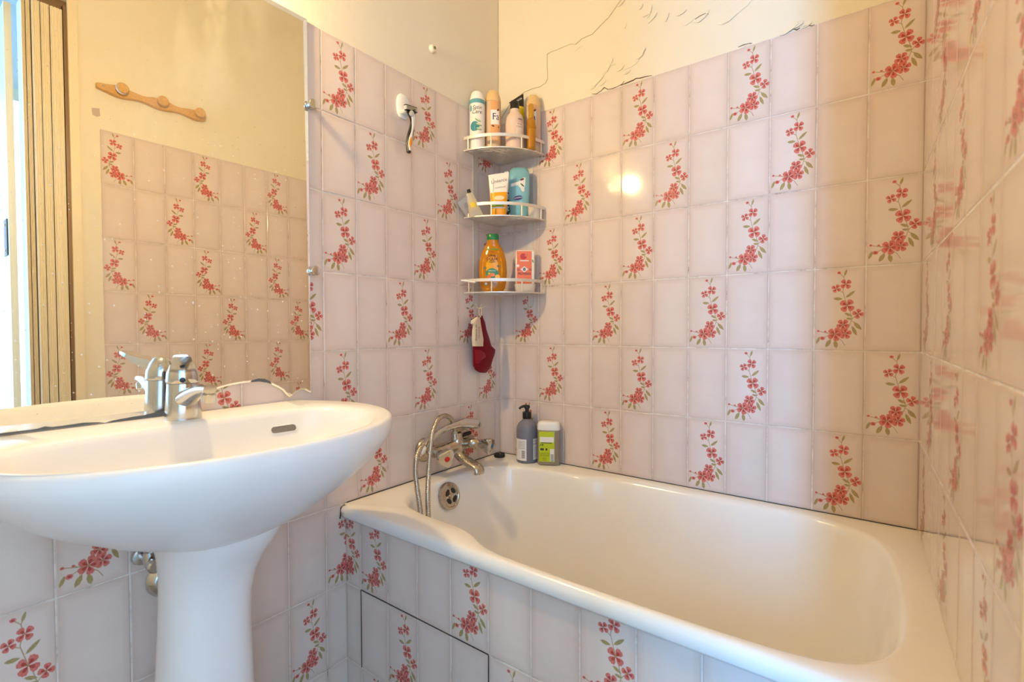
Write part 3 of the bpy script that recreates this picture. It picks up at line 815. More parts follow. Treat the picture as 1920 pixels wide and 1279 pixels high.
# ------------------------------------------------------------------ bath mixer with hand shower
ZM = T - 1.128
mx = thing('bath_mixer', 'chrome two-handle bath mixer mounted on the tiles over the tub', 'bath tap', (0.0, -0.297, ZM))
def lx(geo, p, d):
    """turn a +Z lathe towards direction d at p"""
    q = Vector((0, 0, 1)).rotation_difference(Vector(d).normalized()).to_matrix().to_4x4()
    return xf(geo, Matrix.Translation(p) @ q)
for s in (-1, 1):
    e = mk('wall_union', merge(lx(lathe([(0.038, 0.0), (0.038, 0.003), (0.034, 0.011), (0.024, 0.020), (0.016, 0.024)], 30), (0.001, s*0.088, 0), (1, 0, 0)), lx(lathe([(0.015, 0.0), (0.015, 0.05)], 20), (0.005, s*0.088, 0), (1, 0, 0))), M_CHROME_W, mx)
mk('body', merge(tube(catmull([(0.048, -0.094, 0.0), (0.050, -0.04, 0.002), (0.056, 0, 0.006), (0.050, 0.04, 0.002), (0.048, 0.094, 0.0)], 0.005), lambda i, n: 0.0180 + 0.005*math.exp(-((i/(n-1)-0.5)/0.18)**2), 20),
    lx(lathe([(0.021, -0.03), (0.023, -0.01), (0.022, 0.012), (0.018, 0.022), (0.0165, 0.030), (0.0185, 0.031), (0.0185, 0.038), (0.013, 0.041)], 26), (0.057, 0, 0.008), (0, 0, 1))), M_CHROME_W, mx)
def handle(s, colr, nm):
    d = Vector((0.93, s*0.30, -0.12)).normalized()
    p = Vector((0.050, s*0.084, 0.0))
    q = Vector((0, 0, 1)).rotation_difference(d).to_matrix().to_4x4()
    secs = [(0.0, 0.0125), (0.014, 0.0125), (0.016, 0.0115), (0.024, 0.0115), (0.028, 0.014), (0.045, 0.021), (0.060, 0.026), (0.066, 0.0265), (0.069, 0.024), (0.0705, 0.012)]
    rings = []
    for z, r in secs:
        lob = max(0.0, min(1.0, (z-0.024)/0.02))*0.16
        rings.append([q @ Vector((r*(1+lob*math.cos(3*a))*math.cos(a), r*(1+lob*math.cos(3*a))*math.sin(a), z)) + p for a in [2*PI*k/36 for k in range(36)]])
    h = mk('handle', loft(rings), M_CHROME, mx, angle=35)
    mk('colour_dot', xf(lathe([(0.0082, 0.0700), (0.0082, 0.0722), (0.005, 0.0728)], 18), Matrix.Translation(p) @ q), mat(nm, colr, rough=0.3), h)
handle(-1, lin(214, 46, 36), 'red_dot'); handle(1, lin(52, 110, 158), 'blue_dot')
# diverter knob at the front
mk('diverter', lx(lathe([(0.011, 0.0), (0.011, 0.012), (0.015, 0.018), (0.017, 0.030), (0.013, 0.042), (0.009, 0.046)], 20), (0.070, 0.020, 0.008), (0.80, 0.35, 0.10)), M_CHROME_W, mx)
sp = []
path = catmull([(0.056, 0, -0.012), (0.072, 0.0, -0.026), (0.095, 0.0, -0.038), (0.125, 0.0, -0.047), (0.142, 0.0, -0.052), (0.149, 0.0, -0.060), (0.150, 0.0, -0.070)], 0.006)
for i, p in enumerate(path):
    k = i/(len(path)-1)
    t = (path[min(i+1, len(path)-1)]-path[max(0, i-1)]).normalized(); up = t.cross(Vector((0, 1, 0)))
    ry = 0.0185 + (0.003*k if k < 0.8 else 0.0024) ; rz = 0.0170 - 0.005*min(1, k*1.4)
    if k > 0.85: rz = 0.0125
    sp.append([p + Vector((0, 1, 0))*ry*math.cos(a) + up*rz*math.sin(a) for a in [2*PI*j/22 for j in range(22)]])
mk('spout', loft(sp), M_CHROME_W, mx)
# cradle fork on top of the body
mk('shower_cradle', merge(lx(lathe([(0.010, 0), (0.010, 0.012)], 16), (0.045, 0.028, 0.015), (0, 0, 1)), tube(catmull([(0.045, 0.028, 0.026), (0.047, 0.045, 0.030), (0.05, 0.07, 0.032)], 0.004), 0.007, 10)), M_BLACK, mx)

hs = thing('hand_shower', 'chrome hand shower lying across the bath mixer', 'shower head', (0.06, -0.297, ZM+0.045))
hp = catmull([(0.020, -0.165, -0.012), (0.016, -0.145, 0.000), (0.012, -0.115, 0.014), (0.006, -0.07, 0.025), (0.002, -0.03, 0.029), (0.0, 0.02, 0.029), (0.004, 0.10, 0.012)], 0.006)
rg = []
for i, p in enumerate(hp):
    k = i/(len(hp)-1)
    t = (hp[min(i+1, len(hp)-1)]-hp[max(0, i-1)]).normalized()
    side = Vector((1, 0, 0)); side = (side - t*side.dot(t)).normalized(); up = side.cross(t)
    wv = 0.0115 + 0.0075*max(0, min(1, (k-0.35)/0.25)); hv = 0.0105 + 0.006*max(0, min(1, (k-0.45)/0.25))
    if k > 0.94: f_ = 1-(k-0.94)*6; wv *= f_; hv *= f_
    rg.append([p + side*wv*math.copysign(abs(math.cos(a))**0.65, math.cos(a)) + up*hv*math.copysign(abs(math.sin(a))**0.65, math.sin(a)) for a in [2*PI*j/24 for j in range(24)]])
mk('handle', loft(rg), M_CHROME, hs, angle=50)
mk('hose_nut', lx(lathe([(0.0105, 0), (0.0125, 0.003), (0.0125, 0.014), (0.009, 0.018), (0.008, 0.026)], 16), (0.020, -0.165, -0.012), (0.25, -0.75, -0.55)), M_CREAMPL, hs)
hose_pts = [on(0, 0.060, 853, 822), on(0, 0.064, 853, 806), on(0, 0.070, 849, 790), on(0, 0.078, 837, 780), on(0, 0.088, 822, 786), on(0, 0.096, 811, 812), on(0, 0.104, 806, 850), on(0, 0.118, 803, 895), on(0, 0.135, 802, 935), on(0, 0.150, 803, 975), on(0, 0.160, 800, 1010),
    on(0, 0.155, 794, 1020), on(0, 0.142, 790, 985), on(0, 0.128, 787, 950), on(0, 0.112, 782, 915), on(0, 0.100, 779, 885), on(0, 0.092, 781, 858), on(0, 0.086, 787, 843), on(0, 0.082, 794, 834)]
hpth = catmull(hose_pts, 0.0016)
hose = thing('shower_hose', 'ribbed metal shower hose looping into the bathtub', 'hose', hose_pts[0])
mk('ribbed_tube', loc(tube(hpth, lambda i, n: 0.0074 if (i % 3) else 0.0062, 12), hose_pts[0]), M_CHROME_W, hose, angle=80)
mk('end_nut', loc(lx(lathe([(0.0115, -0.012), (0.0115, 0.003), (0.0095, 0.006), (0.0085, 0.022), (0.0075, 0.026)], 16), hose_pts[0], hose_pts[1]-hose_pts[0]), hose_pts[0]), M_CHROME_W, hose)

# rubber plug on the rim
pg = thing('bath_plug', 'black rubber plug lying on the corner of the tub rim', 'plug', (0.040, -0.056, ZR))
mk('plug_body', lathe([(0.017, 0.0), (0.0195, 0.002), (0.0205, 0.008), (0.0195, 0.0115), (0.016, 0.012), (0.0145, 0.010), (0.004, 0.010)], 30), M_RUBBER, pg)
mk('ring', tr(tube([Vector((0.005*math.cos(a), 0, 0.005*math.sin(a))) for a in [PI*k/10 for k in range(11)]], 0.0012, 8), (0, 0, 0.010)), M_CHROME_W, pg)

# ------------------------------------------------------------------ things on the right wall and in the doorway
ro = wr.matrix_world
def rw(s, z, n=0.0): return ro @ Vector((s, z, n))
rack = thing('coat_rack', 'wavy honey wood coat rack with three pegs on the cream wall', 'coat rack', rw(0.70, 0.135))
rack.rotation_euler = (0, 0, math.atan2(-1, RS))
def rk(s, z, n): return Vector((s-0.70, -n, z-0.135))
top = []; bot = []
N_ = 40
for i in range(N_+1):
    s_ = 0.517 + 0.365*i/N_
    wv = 0.0045*math.cos((s_-0.5489)/0.1318*2*PI)
    e = 1 - 0.35*math.exp(-min(i, N_-i)/1.2)
    top.append((s_, 0.155 + (0.0165 + wv)*e + 0.001*math.sin(i))); bot.append((s_, 0.155 - (0.0165 + wv)*e))
P = top + bot[::-1]; k = len(P)
mk('backboard', ([rk(s_, z, 0.0005) for s_, z in P] + [rk(s_, z, 0.013) for s_, z in P] + [rk(0.70+(s_-0.70)*0.993, 0.155+(z-0.155)*0.86, 0.017) for s_, z in P],
    [tuple(range(2*k, 3*k))] + [(j*k+i, j*k+(i+1) % k, (j+1)*k+(i+1) % k, (j+1)*k+i) for j in (0, 1) for i in range(k)]), M_WOOD, rack, angle=50)
for i, s_ in enumerate((0.549, 0.682, 0.812)):
    pgm = mk('peg', tr(lathe([(0.012, 0.012), (0.0095, 0.018), (0.009, 0.028), (0.012, 0.034), (0.018, 0.038), (0.0195, 0.043), (0.019, 0.050), (0.016, 0.053), (0.006, 0.052)], 24), rk(s_, 0.158, 0.0), (PI/2, 0, 0)), M_WOOD, rack)
    if i == 2:
        mk('white_ring', tr(lathe([(0.0197, 0.039), (0.0203, 0.044), (0.0197, 0.0495)], 24, False, False), rk(s_, 0.158, 0.0), (PI/2, 0, 0)), M_WHITE, pgm)
for s_ in (0.535, 0.862):
    mk('screw', tr(lathe([(0.0045, 0.0165), (0.004, 0.0182), (0.001, 0.0186)], 12), rk(s_, 0.158, 0.0), (PI/2, 0, 0)), M_CHROME, rack)
mk('chipped_plaster', ([(0.872, 0.076, -0.0008), (0.895, 0.070, -0.0008), (0.893, 0.046, -0.0008), (0.880, 0.042, -0.0008), (0.870, 0.048, -0.0008)][::-1], [(0, 1, 2, 3, 4)]), mat('chip_grey', lin(198, 180, 168), rough=0.9), wr, smooth=False)

# door casing
tr1 = mk('trim_1', merge(box_vf((DOOR0-0.022, -T, -0.002), (DOOR0+0.004, DOORH-T+0.024, 0.012)), box_vf((DOOR0, DOORH-T, -0.002), (DOOR1, DOORH-T+0.024, 0.012)), box_vf((DOOR1-0.004, -T, -0.002), (DOOR1+0.022, DOORH-T+0.024, 0.012))), M_FRAME, smooth=False)
tr1.matrix_world = FR; tag(tr1, kind='structure')
tr2 = mk('trim_2', merge(box_vf((DOOR0+0.0005, -T, -0.075), (DOOR0+0.013, DOORH-T-0.02, -0.004)), box_vf((DOOR0, DOORH-T-0.022, -0.075), (DOOR1-0.01, DOORH-T-0.001, -0.02))), M_BROWN, smooth=False)
tr2.matrix_world = FR; tag(tr2, kind='structure')
# folding door pushed together against the jamb
fd = thing('folding_door', 'pale wood folding door stacked together at the doorway jamb', 'door', rw(DOOR0+0.06, -T, -0.04))
fd.rotation_euler = (0, 0, math.atan2(-1, RS))
def leafprof(s0, s1, n0, n1):
    """plan outline of one folded leaf with moulded edge facing the room"""
    w_ = s1-s0; P = []
    k = 16
    for i in range(k+1):
        t = i/k
        P.append((s0 + w_*t, n1 + 0.0035*(1 if (i % 4) in (1, 2) else 0) - 0.002*abs(t-0.5)))
    P += [(s1, n0), (s0, n0)]
    return P
for s0, s1 in ((0.970, 1.0025), (1.005, 1.027), (1.029, 1.0505), (1.053, 1.064), (1.066, 1.076)):
    P = leafprof(s0-(DOOR0+0.06), s1-(DOOR0+0.06), -0.05, 0.035 if s0 < 1.05 else 0.028)
    k = len(P)
    mk('leaf', ([Vector((s_, -n_, 0.02)) for s_, n_ in P] + [Vector((s_, -n_, 2.19)) for s_, n_ in P], [tuple(range(k)), tuple(range(k, 2*k))] + [(i, (i+1) % k, k+(i+1) % k, k+i) for i in range(k)]), M_DOORWOOD, fd, smooth=False)
mk('runner', ([Vector((x, y, z)) for x in (-0.045, 0.03) for y in (-0.02, 0.02) for z in (2.19, 2.209)], [(0, 1, 3, 2), (4, 6, 7, 5), (0, 4, 5, 1), (2, 3, 7, 6), (0, 2, 6, 4), (1, 5, 7, 3)]), M_BROWN, fd, smooth=False)
# hall door standing open at a right angle
hd = thing('hall_door', 'cream painted hall door standing open beyond the doorway', 'door', (1.36, -1.093, 0))
mk('panel', boxm((0, -0.009, 0.01), (0.66, 0.009, 2.20)), M_FRAME, hd, smooth=False)
mk('edge_lipping', boxm((-0.012, -0.0095, 0.01), (0.0, 0.0095, 2.20)), M_DOORWOOD, hd, smooth=False)
lp = mk('lock_plate', boxm((0.012, -0.0125, T-0.485), (0.07, -0.009, T-0.355), 0.002), M_BLACK, hd)
for zz in (T-0.375, T-0.465):
    mk('screw', tr(lathe([(0.006, 0), (0.005, 0.002), (0.001, 0.0025)], 12), (0.045, -0.0125, zz), (PI/2, 0, 0)), M_CHROME, lp)

# ------------------------------------------------------------------ left wall: razor on its hook, wall plug
rz_c = Vector((0.0, -0.462, T-0.10))
rh = thing('razor_hook', 'white adhesive plastic hook stuck on the tiles', 'hook', rz_c)
def wl2(y, z, x): return Vector((x, y-rz_c.y, z-rz_c.z))
prof = []
for k in range(28):
    a = 2*PI*k/28
    prof.append((0.0235*math.copysign(abs(math.cos(a))**0.75, math.cos(a)), 0.036*math.copysign(abs(math.sin(a))**0.9, math.sin(a))))
mk('backplate', ([Vector((0.0005, y, z)) for y, z in prof] + [Vector((0.005, y, z)) for y, z in prof] + [Vector((0.0075, y*0.85, z*0.9)) for y, z in prof],
    [tuple(range(56, 84))] + [(j*28+i, j*28+(i+1) % 28, (j+1)*28+(i+1) % 28, (j+1)*28+i) for j in (0, 1) for i in range(28)]), M_WHITE, rh, angle=50)
mk('prong', loft([[Vector((x, y*w_, z + h_*s)) for y, s in ((-1, 0.3), (-0.7, 1), (0.7, 1), (1, 0.3), (0.7, -0.5), (-0.7, -0.5))] for x, z, w_, h_ in ((0.004, -0.020, 0.020, 0.010), (0.012, -0.022, 0.017, 0.007), (0.022, -0.022, 0.013, 0.005), (0.028, -0.018, 0.012, 0.006), (0.030, -0.012, 0.010, 0.004))]), M_WHITE, rh, angle=50)
rzr = thing('razor', 'black and white razor with orange grip hanging on the wall hook', 'razor', on(0, 0.03, 768, 204))
ro0 = rzr.location.copy()
def pz(u, v, x=0.030): return on(0, x, u, v) - ro0
ha = pz(757.5, 200, 0.036); hb = pz(782.5, 208, 0.036)
dv = (hb-ha).normalized(); upv = Vector((0, 0, 1)); upv = (upv - dv*upv.dot(dv)).normalized(); nv = dv.cross(upv)
def obox(c, hx, hy, hz, bev=0.0):
    V, F = box_vf((-hx, -hy, -hz), (hx, hy, hz))
    return [c + dv*v[0] + upv*v[1] + nv*v[2] for v in V], F
cc = (ha+hb)/2
head = mk('blade_head', obox(cc, 0.0215, 0.0075, 0.0045), M_BLACK, rzr, smooth=False)
for k in range(4): mk('blade', obox(cc + upv*(0.0042-0.0028*k) + nv*0.0046, 0.0175, 0.0006, 0.0006), M_CHROME, head, smooth=False)
for s_ in (-1, 1): mk('end_cap', obox(cc + dv*0.0200*s_ - upv*0.001, 0.0022, 0.0055, 0.0052), mat('silver_plastic', lin(205, 205, 205), rough=0.25, metal=0.4), head, smooth=False)
hpts = [cc - upv*0.004, pz(772, 214, 0.034), pz(773, 226, 0.031), pz(772, 240, 0.029), pz(769, 255, 0.026), pz(766.5, 270, 0.024), pz(766.5, 286, 0.026)]
pa = catmull(hpts, 0.004)
def ribbon(path, wf, tf, off=0.0, a0=0.0, a1=1.0):
    rg = []; n_ = len(path)
    for i, p in enumerate(path):
        k = i/(n_-1)
        t = (path[min(i+1, n_-1)]-path[max(0, i-1)]).normalized()
        side = Vector((0, 1, 0)); side = (side - t*side.dot(t)).normalized(); up = t.cross(side)
        if up.x < 0: up = -up
        rg.append([p + up*off + side*wf(k)*math.copysign(abs(math.cos(a))**0.8, math.cos(a)) + up*tf(k)*math.copysign(abs(math.sin(a))**0.8, math.sin(a)) for a in [2*PI*j/16 for j in range(16)]])
    return loft(rg)
hw = lambda k: 0.0115*(1-min(1, k/0.22)) + 0.0062 + 0.0042*math.sin(PI*min(1, max(0, (k-0.3)/0.7)))
hdl = mk('handle', ribbon(pa, lambda k: hw(k), lambda k: 0.0055), M_BLACK, rzr, angle=60)
mk('white_spine', ribbon(pa[2:-1], lambda k: 0.0048*(1-0.5*k)+0.0035*math.exp(-(k/0.15)**2) if k < 0.5 else 0.0036+0.0030*math.sin(PI*(k-0.5)/0.5), lambda k: 0.0015, 0.0048), M_WHITE, hdl, angle=60)
n_ = len(pa)
mk('orange_grip', ribbon(pa[int(n_*0.60):int(n_*0.93)], lambda k: 0.0012+0.0038*math.sin(PI*k), lambda k: 0.0015, 0.0064), mat('orange_rubber', lin(238, 150, 30), rough=0.45), hdl, angle=60)
mk('joint_ring', tr(lathe([(0.0085, -0.002), (0.0085, 0.002), (0.006, 0.003)], 18), pz(772, 213, 0.039), (0, PI/2, 0)), mat('silver_plastic', (0, 0, 0, 1)), hdl)
wp = thing('wall_plug', 'small cream plug with screw in the painted wall', 'wall plug', on(0, 0.0, 810, 92))
mk('collar', tr(lathe([(0.0125, -0.001), (0.0125, 0.006), (0.0095, 0.011), (0.0055, 0.012)], 20), (0, 0, 0), (0, PI/2, 0)), M_CREAMPL, wp)
mk('screw', tr(lathe([(0.0045, 0.011), (0.004, 0.0135), (0.001, 0.014)], 12), (0, 0, 0), (0, PI/2, 0)), mat('dull_steel', lin(120, 108, 92), rough=0.4, metal=0.8), wp)

# ------------------------------------------------------------------ corner shelf
R_ = 0.198; OFF = 0.0035
TIERS = [T-0.152, T-0.376, T-0.628]
sh = thing('corner_shelf', 'three-tier satin aluminium corner shelf hung on the tiles', 'shelf', (OFF, -OFF, TIERS[2]))
S2 = math.sqrt(0.5)
def qlim(p): return min(p, math.sqrt(max(0, R_*R_-p*p)))
def pq(p, q, z): return Vector(((p+q)*S2, (q-p)*S2, z))
def tier_geo():
    V = []; F = []
    def cell(p0, p1, a0, b0, a1, b1):
        o_ = len(V)
        for z in (0.0, -0.0016):
            V.extend([pq(p0, a0, z), pq(p0, b0, z), pq(p1, b1, z), pq(p1, a1, z)])
        F.extend([(o_, o_+1, o_+2, o_+3), (o_+7, o_+6, o_+5, o_+4)] + [(o_+i, o_+4+i, o_+4+(i+1) % 4, o_+(i+1) % 4) for i in range(4)])
    p = 0.006; row = 0
    while p < R_ - 0.0005:
        p1 = min(p + (0.0045 if row % 2 else 0.0075), R_-0.0002)
        l0, l1 = qlim(p), qlim(p1)
        m_ = min(l0, l1)
        if row % 2 and 0.03 < p < 0.180 and m_ > 0.028:
            # slotted row
            sh_ = 0.0 if (row//2) % 2 else 0.019
            q = -math.floor(m_/0.038)*0.038 + sh_ - 0.038
            cuts = []
            while q < m_:
                a, b = q+0.004, q+0.034
                a = max(a, -m_+0.012); b = min(b, m_-0.012)
                if b-a > 0.008: cuts.append((a, b))
                q += 0.038
            e = -m_; first = True
            for a, b in cuts:
                cell(p, p1, -l0 if first else e, a, -l1 if first else e, a); e = b; first = False
            cell(p, p1, e if not first else -l0, l0, e if not first else -l1, l1)
        else:
            cell(p, p1, -l0, l0, -l1, l1)
        p = p1; row += 1
    return V, F
def arc(a0, a1, r0, r1, z0, z1, n=40):
    rg = []
    for i in range(n+1):
        a = math.radians(a0 + (a1-a0)*i/n)
        c, s_ = math.sin(a), -math.cos(a)
        rg.append([Vector((r0*c, r0*s_, z0)), Vector((r1*c, r1*s_, z0)), Vector((r1*c, r1*s_, z1)), Vector((r0*c, r0*s_, z1))])
    return loft(rg)
me_plate = None
for ti, zt in enumerate(TIERS):
    dz = zt - TIERS[2]
    if me_plate is None:
        pl = mk('tray', tier_geo(), M_ALU, sh, smooth=False); me_plate = pl.data
    else:
        pl = mk('tray', me_plate, None, sh)
    pl.location = (0, 0, dz)
    mk('rim', arc(0.5, 89.5, R_-0.002, R_+0.0004, -0.004, 0.0), M_ALU, pl, smooth=False)
    mk('guard_rail', arc(0.5, 89.5, R_-0.002, R_+0.0005, 0.0335, 0.0435), M_ALU, pl, smooth=False)
    for a in (6, 30, 60, 84):
        c, s_ = math.sin(math.radians(a)), -math.cos(math.radians(a))
        mk('rail_post', rod(((R_-0.001)*c, (R_-0.001)*s_, 0), ((R_-0.001)*c, (R_-0.001)*s_, 0.035), 0.0027, 8), M_ALU, pl)
def upright(side):
    """flat bar with a hook at its foot"""
    z1, z0 = 0.002 + (TIERS[0]-TIERS[2]), -0.046
    w_ = 0.011; c = 0.137
    pts = [(c-w_, z1), (c-w_, z0+0.008), (c-w_*0.7, z0+0.002), (c, z0), (c+w_*0.7, z0+0.002), (c+w_, z0+0.008), (c+w_, z1)]
    f = (lambda s_, n_, z: Vector((n_, -s_, z))) if side == 'l' else (lambda s_, n_, z: Vector((s_, -n_, z)))
    k = len(pts)
    V = [f(s_, -0.0025, z) for s_, z in pts] + [f(s_, 0.0, z) for s_, z in pts]
    u = mk('upright', (V, [tuple(range(k)), tuple(range(k, 2*k))] + [(i, (i+1) % k, k+(i+1) % k, k+i) for i in range(k)]), M_ALU, sh, smooth=False)
    mk('hook', tube(catmull([f(c, 0.0, z0+0.010), f(c, 0.005, z0-0.002), f(c, 0.014, z0-0.007), f(c, 0.022, z0-0.002), f(c, 0.025, z0+0.008)], 0.002), 0.0015, 8), M_ALU, u)
upright('l'); upright('r')

# ------------------------------------------------------------------ things on the shelf
FACE = math.radians(38)
def zv(x, y, v):
    d0 = Vector((x, y, 0)) - CAMP
    k = (639.5-v)/F_PX
    return -(d0.dot(_u2) - k*d0.dot(_f))/(_u2.z - k*_f.z)
def px2m(x, y): return (Vector((x, y, CAMP.z))-CAMP).dot(_f)/F_PX
def item(name, label, cat, x, y, base, rz=FACE, group=None):
    o = thing(name, label, cat, (x, y, base), rz, group)
    return o, (lambda v: zv(x, y, v)-base), px2m(x, y)
M_INK = mat('dark_ink', lin(46, 40, 48), rough=0.4)
M_NAVY = mat('navy_ink', lin(38, 36, 82), rough=0.4)
M_TEAL = mat('teal_print', lin(96, 162, 176), rough=0.35)
M_TEAL2 = mat('deep_teal_print', lin(60, 140, 158), rough=0.35)
M_GREEN = mat('leaf_green_print', lin(120, 160, 104), rough=0.35)
M_PALEG = mat('pale_aloe_print', lin(206, 220, 186), rough=0.35)
M_TAN = mat('tan_bottle', lin(216, 184, 150), rough=0.3)
M_PEACH = mat('peach_print', lin(226, 168, 112), rough=0.35)
M_CAP_T = mat('caramel_cap', lin(226, 188, 130), rough=0.3)
M_PAPER = mat('white_label', lin(240, 236, 228), rough=0.4)
M_PINKB = mat('pink_beige_plastic', lin(228, 200, 182), rough=0.3)
M_AMBER = mat('amber_oil', lin(206, 140, 18), rough=0.12, trans=0.35, ior=1.4, coat=0.3)
M_GOLD = mat('gold_cap', lin(206, 158, 62), rough=0.25, metal=0.5)
M_YEL = mat('yellow_plastic', lin(242, 208, 20), rough=0.3)
M_ORG = mat('orange_print', lin(246, 168, 24), rough=0.32)
M_BROWNP = mat('brown_print', lin(110, 52, 34), rough=0.4)
SHELF = 'toiletries on the corner shelf'
Z1, Z2, Z3 = [z+0.0002 for z in TIERS]

# shaving gel can
o, H, k = item('shaving_gel_can', 'white shaving gel can with blue band and aloe picture on top shelf', 'can', 0.0335, -0.1640, Z1, math.radians(34), SHELF)
R = 0.0258
mk('can', lathe([(R-0.003, 0), (R, 0.002), (R, H(199)), (R-0.001, H(197.5))], 40), M_PAPER, o)
mk('blue_band', lathe([(R+0.0003, H(198.5)), (R+0.0003, H(191)), (R-0.001, H(190.5))], 40, False, False), M_TEAL, o)
mk('cap', lathe([(R-0.001, H(192)), (R-0.0013, H(188)), (R-0.004, H(182)), (R-0.0065, H(177)), (R-0.011, H(174)), (R-0.018, H(172.4)), (0.002, H(172))], 40), M_WHITE, o)
mp = cylmap(R, 0.0004); mp2 = cylmap(R, 0.0007); mp3 = cylmap(R, 0.0010)
mk('teal_disc', decal_poly(ell2(-0.006, H(242), 0.0165, 0.0165), mp), M_TEAL2, o)
for q, (cx, cv, a, b, ro_) in enumerate([(0.006, 231, 0.0105, 0.0040, -0.45), (0.008, 239, 0.0115, 0.0042, -0.25), (0.009, 247, 0.010, 0.0045, -0.1)]):
    mk('aloe_slice', decal_poly(ell2(cx, H(cv), a, b, ro_), mp2), M_GREEN, o)
    mk('aloe_slice', decal_poly(ell2(cx+0.001, H(cv)+0.0012, a*0.82, b*0.62, ro_), mp3), M_PALEG, o)
mk('lettering', text_on('Satin', 0.0185, 0.002, H(207.5), mp, 0.0, 0.9, shear=0.35), M_INK, o, smooth=False)
mk('lettering', text_on('Care', 0.0185, 0.001, H(215.5), mp, 0.0, 0.95, shear=0.35), M_INK, o, smooth=False)
mk('lettering', text_on('ALOE VERA', 0.0072, 0.001, H(261.5), mp, 0.0, 1.05), M_INK, o, smooth=False)
mk('blue_swoosh', decal_poly(ell2(-0.021, H(208), 0.005, 0.011), mp), M_TEAL, o)

# tan spray bottles of the same make
def spray(name, label, x, y, rx, ry, vtop, vcap, vbase, rz, tsx):
    o, H, k = item(name, label, 'bottle', x, y, Z1, rz, SHELF)
    mk('bottle', sloft([(0, rx-0.004, ry-0.004, 2.3), (0.003, rx, ry, 2.3), (H(vcap)-0.004, rx, ry, 2.3), (H(vcap)+0.002, rx-0.001, ry-0.001, 2.3)], 40), M_TAN, o)
    h0, h1 = H(vcap), H(vtop); d = h1-h0
    mk('cap', sloft([(h0, rx+0.0006, ry+0.0006, 2.2), (h0+d*0.35, rx-0.001, ry-0.001, 2.2), (h0+d*0.65, rx*0.80, ry*0.80, 2.1), (h0+d*0.9, rx*0.62, ry*0.62, 2.0), (h1, rx*0.45, ry*0.45, 2.0)], 40), M_CAP_T, o)
    def sm(off): 
        def f(s, t):
            a = s/rx; c, si = math.sin(a), math.cos(a)
            return Vector(((rx+off)*math.copysign(abs(c)**(2/2.3), c), -(ry+off)*math.copysign(abs(si)**(2/2.3), si), t))
        return f
    a0, a1 = tsx-0.0125, tsx+0.0155
    lab = mk('label_print', decal_patch(a0, a1, H(268), H(vcap)-0.002, sm(0.0005), 14, 3), M_PEACH, o)
    mk('white_field', decal_patch(a0, a1, H(238), H(211), sm(0.0008), 14, 3), M_PAPER, lab)
    mk('lettering', text_on('Fa', 0.032, (a0+a1)/2+0.001, H(224), sm(0.0011), 0.0, 0.82), M_NAVY, lab, smooth=False)
    mk('cocoa_bean', decal_poly(ell2(a1-0.005, H(211), 0.0052, 0.003, 0.6), sm(0.0011)), M_BROWNP, lab)
    mk('cocoa_bean', decal_poly(ell2(a0+0.006, H(241), 0.0045, 0.0024, -0.6), sm(0.0011)), M_BROWNP, lab)
    mk('cocoa_bean', decal_poly(ell2(a1-0.003, H(243), 0.002, 0.003, 0.0), sm(0.0011)), M_BROWNP, lab)
    for q in range(5): mk('small_print', decal_patch(a0+0.003, a1-0.003, H(255+2.4*q), H(255.6+2.4*q), sm(0.0009), 8, 1), M_PAPER, lab)
    return o
spray('body_spray_bottle', 'tan body spray bottle with caramel cap, second bottle from the left on top shelf', 0.0660, -0.1190, 0.0268, 0.0215, 171, 193, 272, math.radians(34), 0.008)
spray('body_spray_bottle', 'tan body spray bottle with caramel cap at the right end of top shelf', 0.1715, -0.0285, 0.0250, 0.0155, 179, 200.5, 277, math.radians(44), -0.010)

# pink-beige bottle with black cap
o, H, k = item('lotion_bottle', 'pink beige lotion bottle with black cap in the middle of top shelf', 'bottle', 0.1340, -0.0860, Z1, FACE, SHELF)
R = 0.0318
mk('bottle', lathe([(R-0.004, 0), (R, 0.003), (R, H(234)), (R-0.002, H(225)), (R-0.007, H(217.5)), (R-0.0145, H(213.5)), (R-0.0155, H(212)), (R-0.0155, H(206.5))], 44), M_PINKB, o)
mk('cap', sloft([(H(208), 0.0160, 0.0160, 2.0), (H(204), 0.0160, 0.0160, 2.0), (H(199), 0.0152, 0.0152, 2.2), (H(193.5), 0.0150, 0.0150, 2.4, -0.001, 0), (H(191), 0.0125, 0.0125, 2.6, -0.001, 0)], 30), M_BLACK, o)
mp = cylmap(R, 0.0004); mp2 = cylmap(R, 0.0007)
lb = mk('label_print', decal_patch(0.004, 0.034, H(268), H(236), mp, 14, 2), mat('ivory_label', lin(238, 220, 202), rough=0.45), o)
mk('lettering', text_on('VITAL', 0.0075, 0.016, H(239), mp2), M_BROWNP, lb, smooth=False)
mk('lettering', text_on('COCO', 0.0075, 0.016, H(244), mp2), M_BROWNP, lb, smooth=False)
mk('lettering', text_on('ultra', 0.0085, 0.018, H(229.5), mp, bold=0.0002), M_INK, o, smooth=False)
for q in range(5): mk('small_print', decal_patch(0.007, 0.030, H(252+2.6*q), H(252.5+2.6*q), mp2, 8, 1), M_TAN, lb)

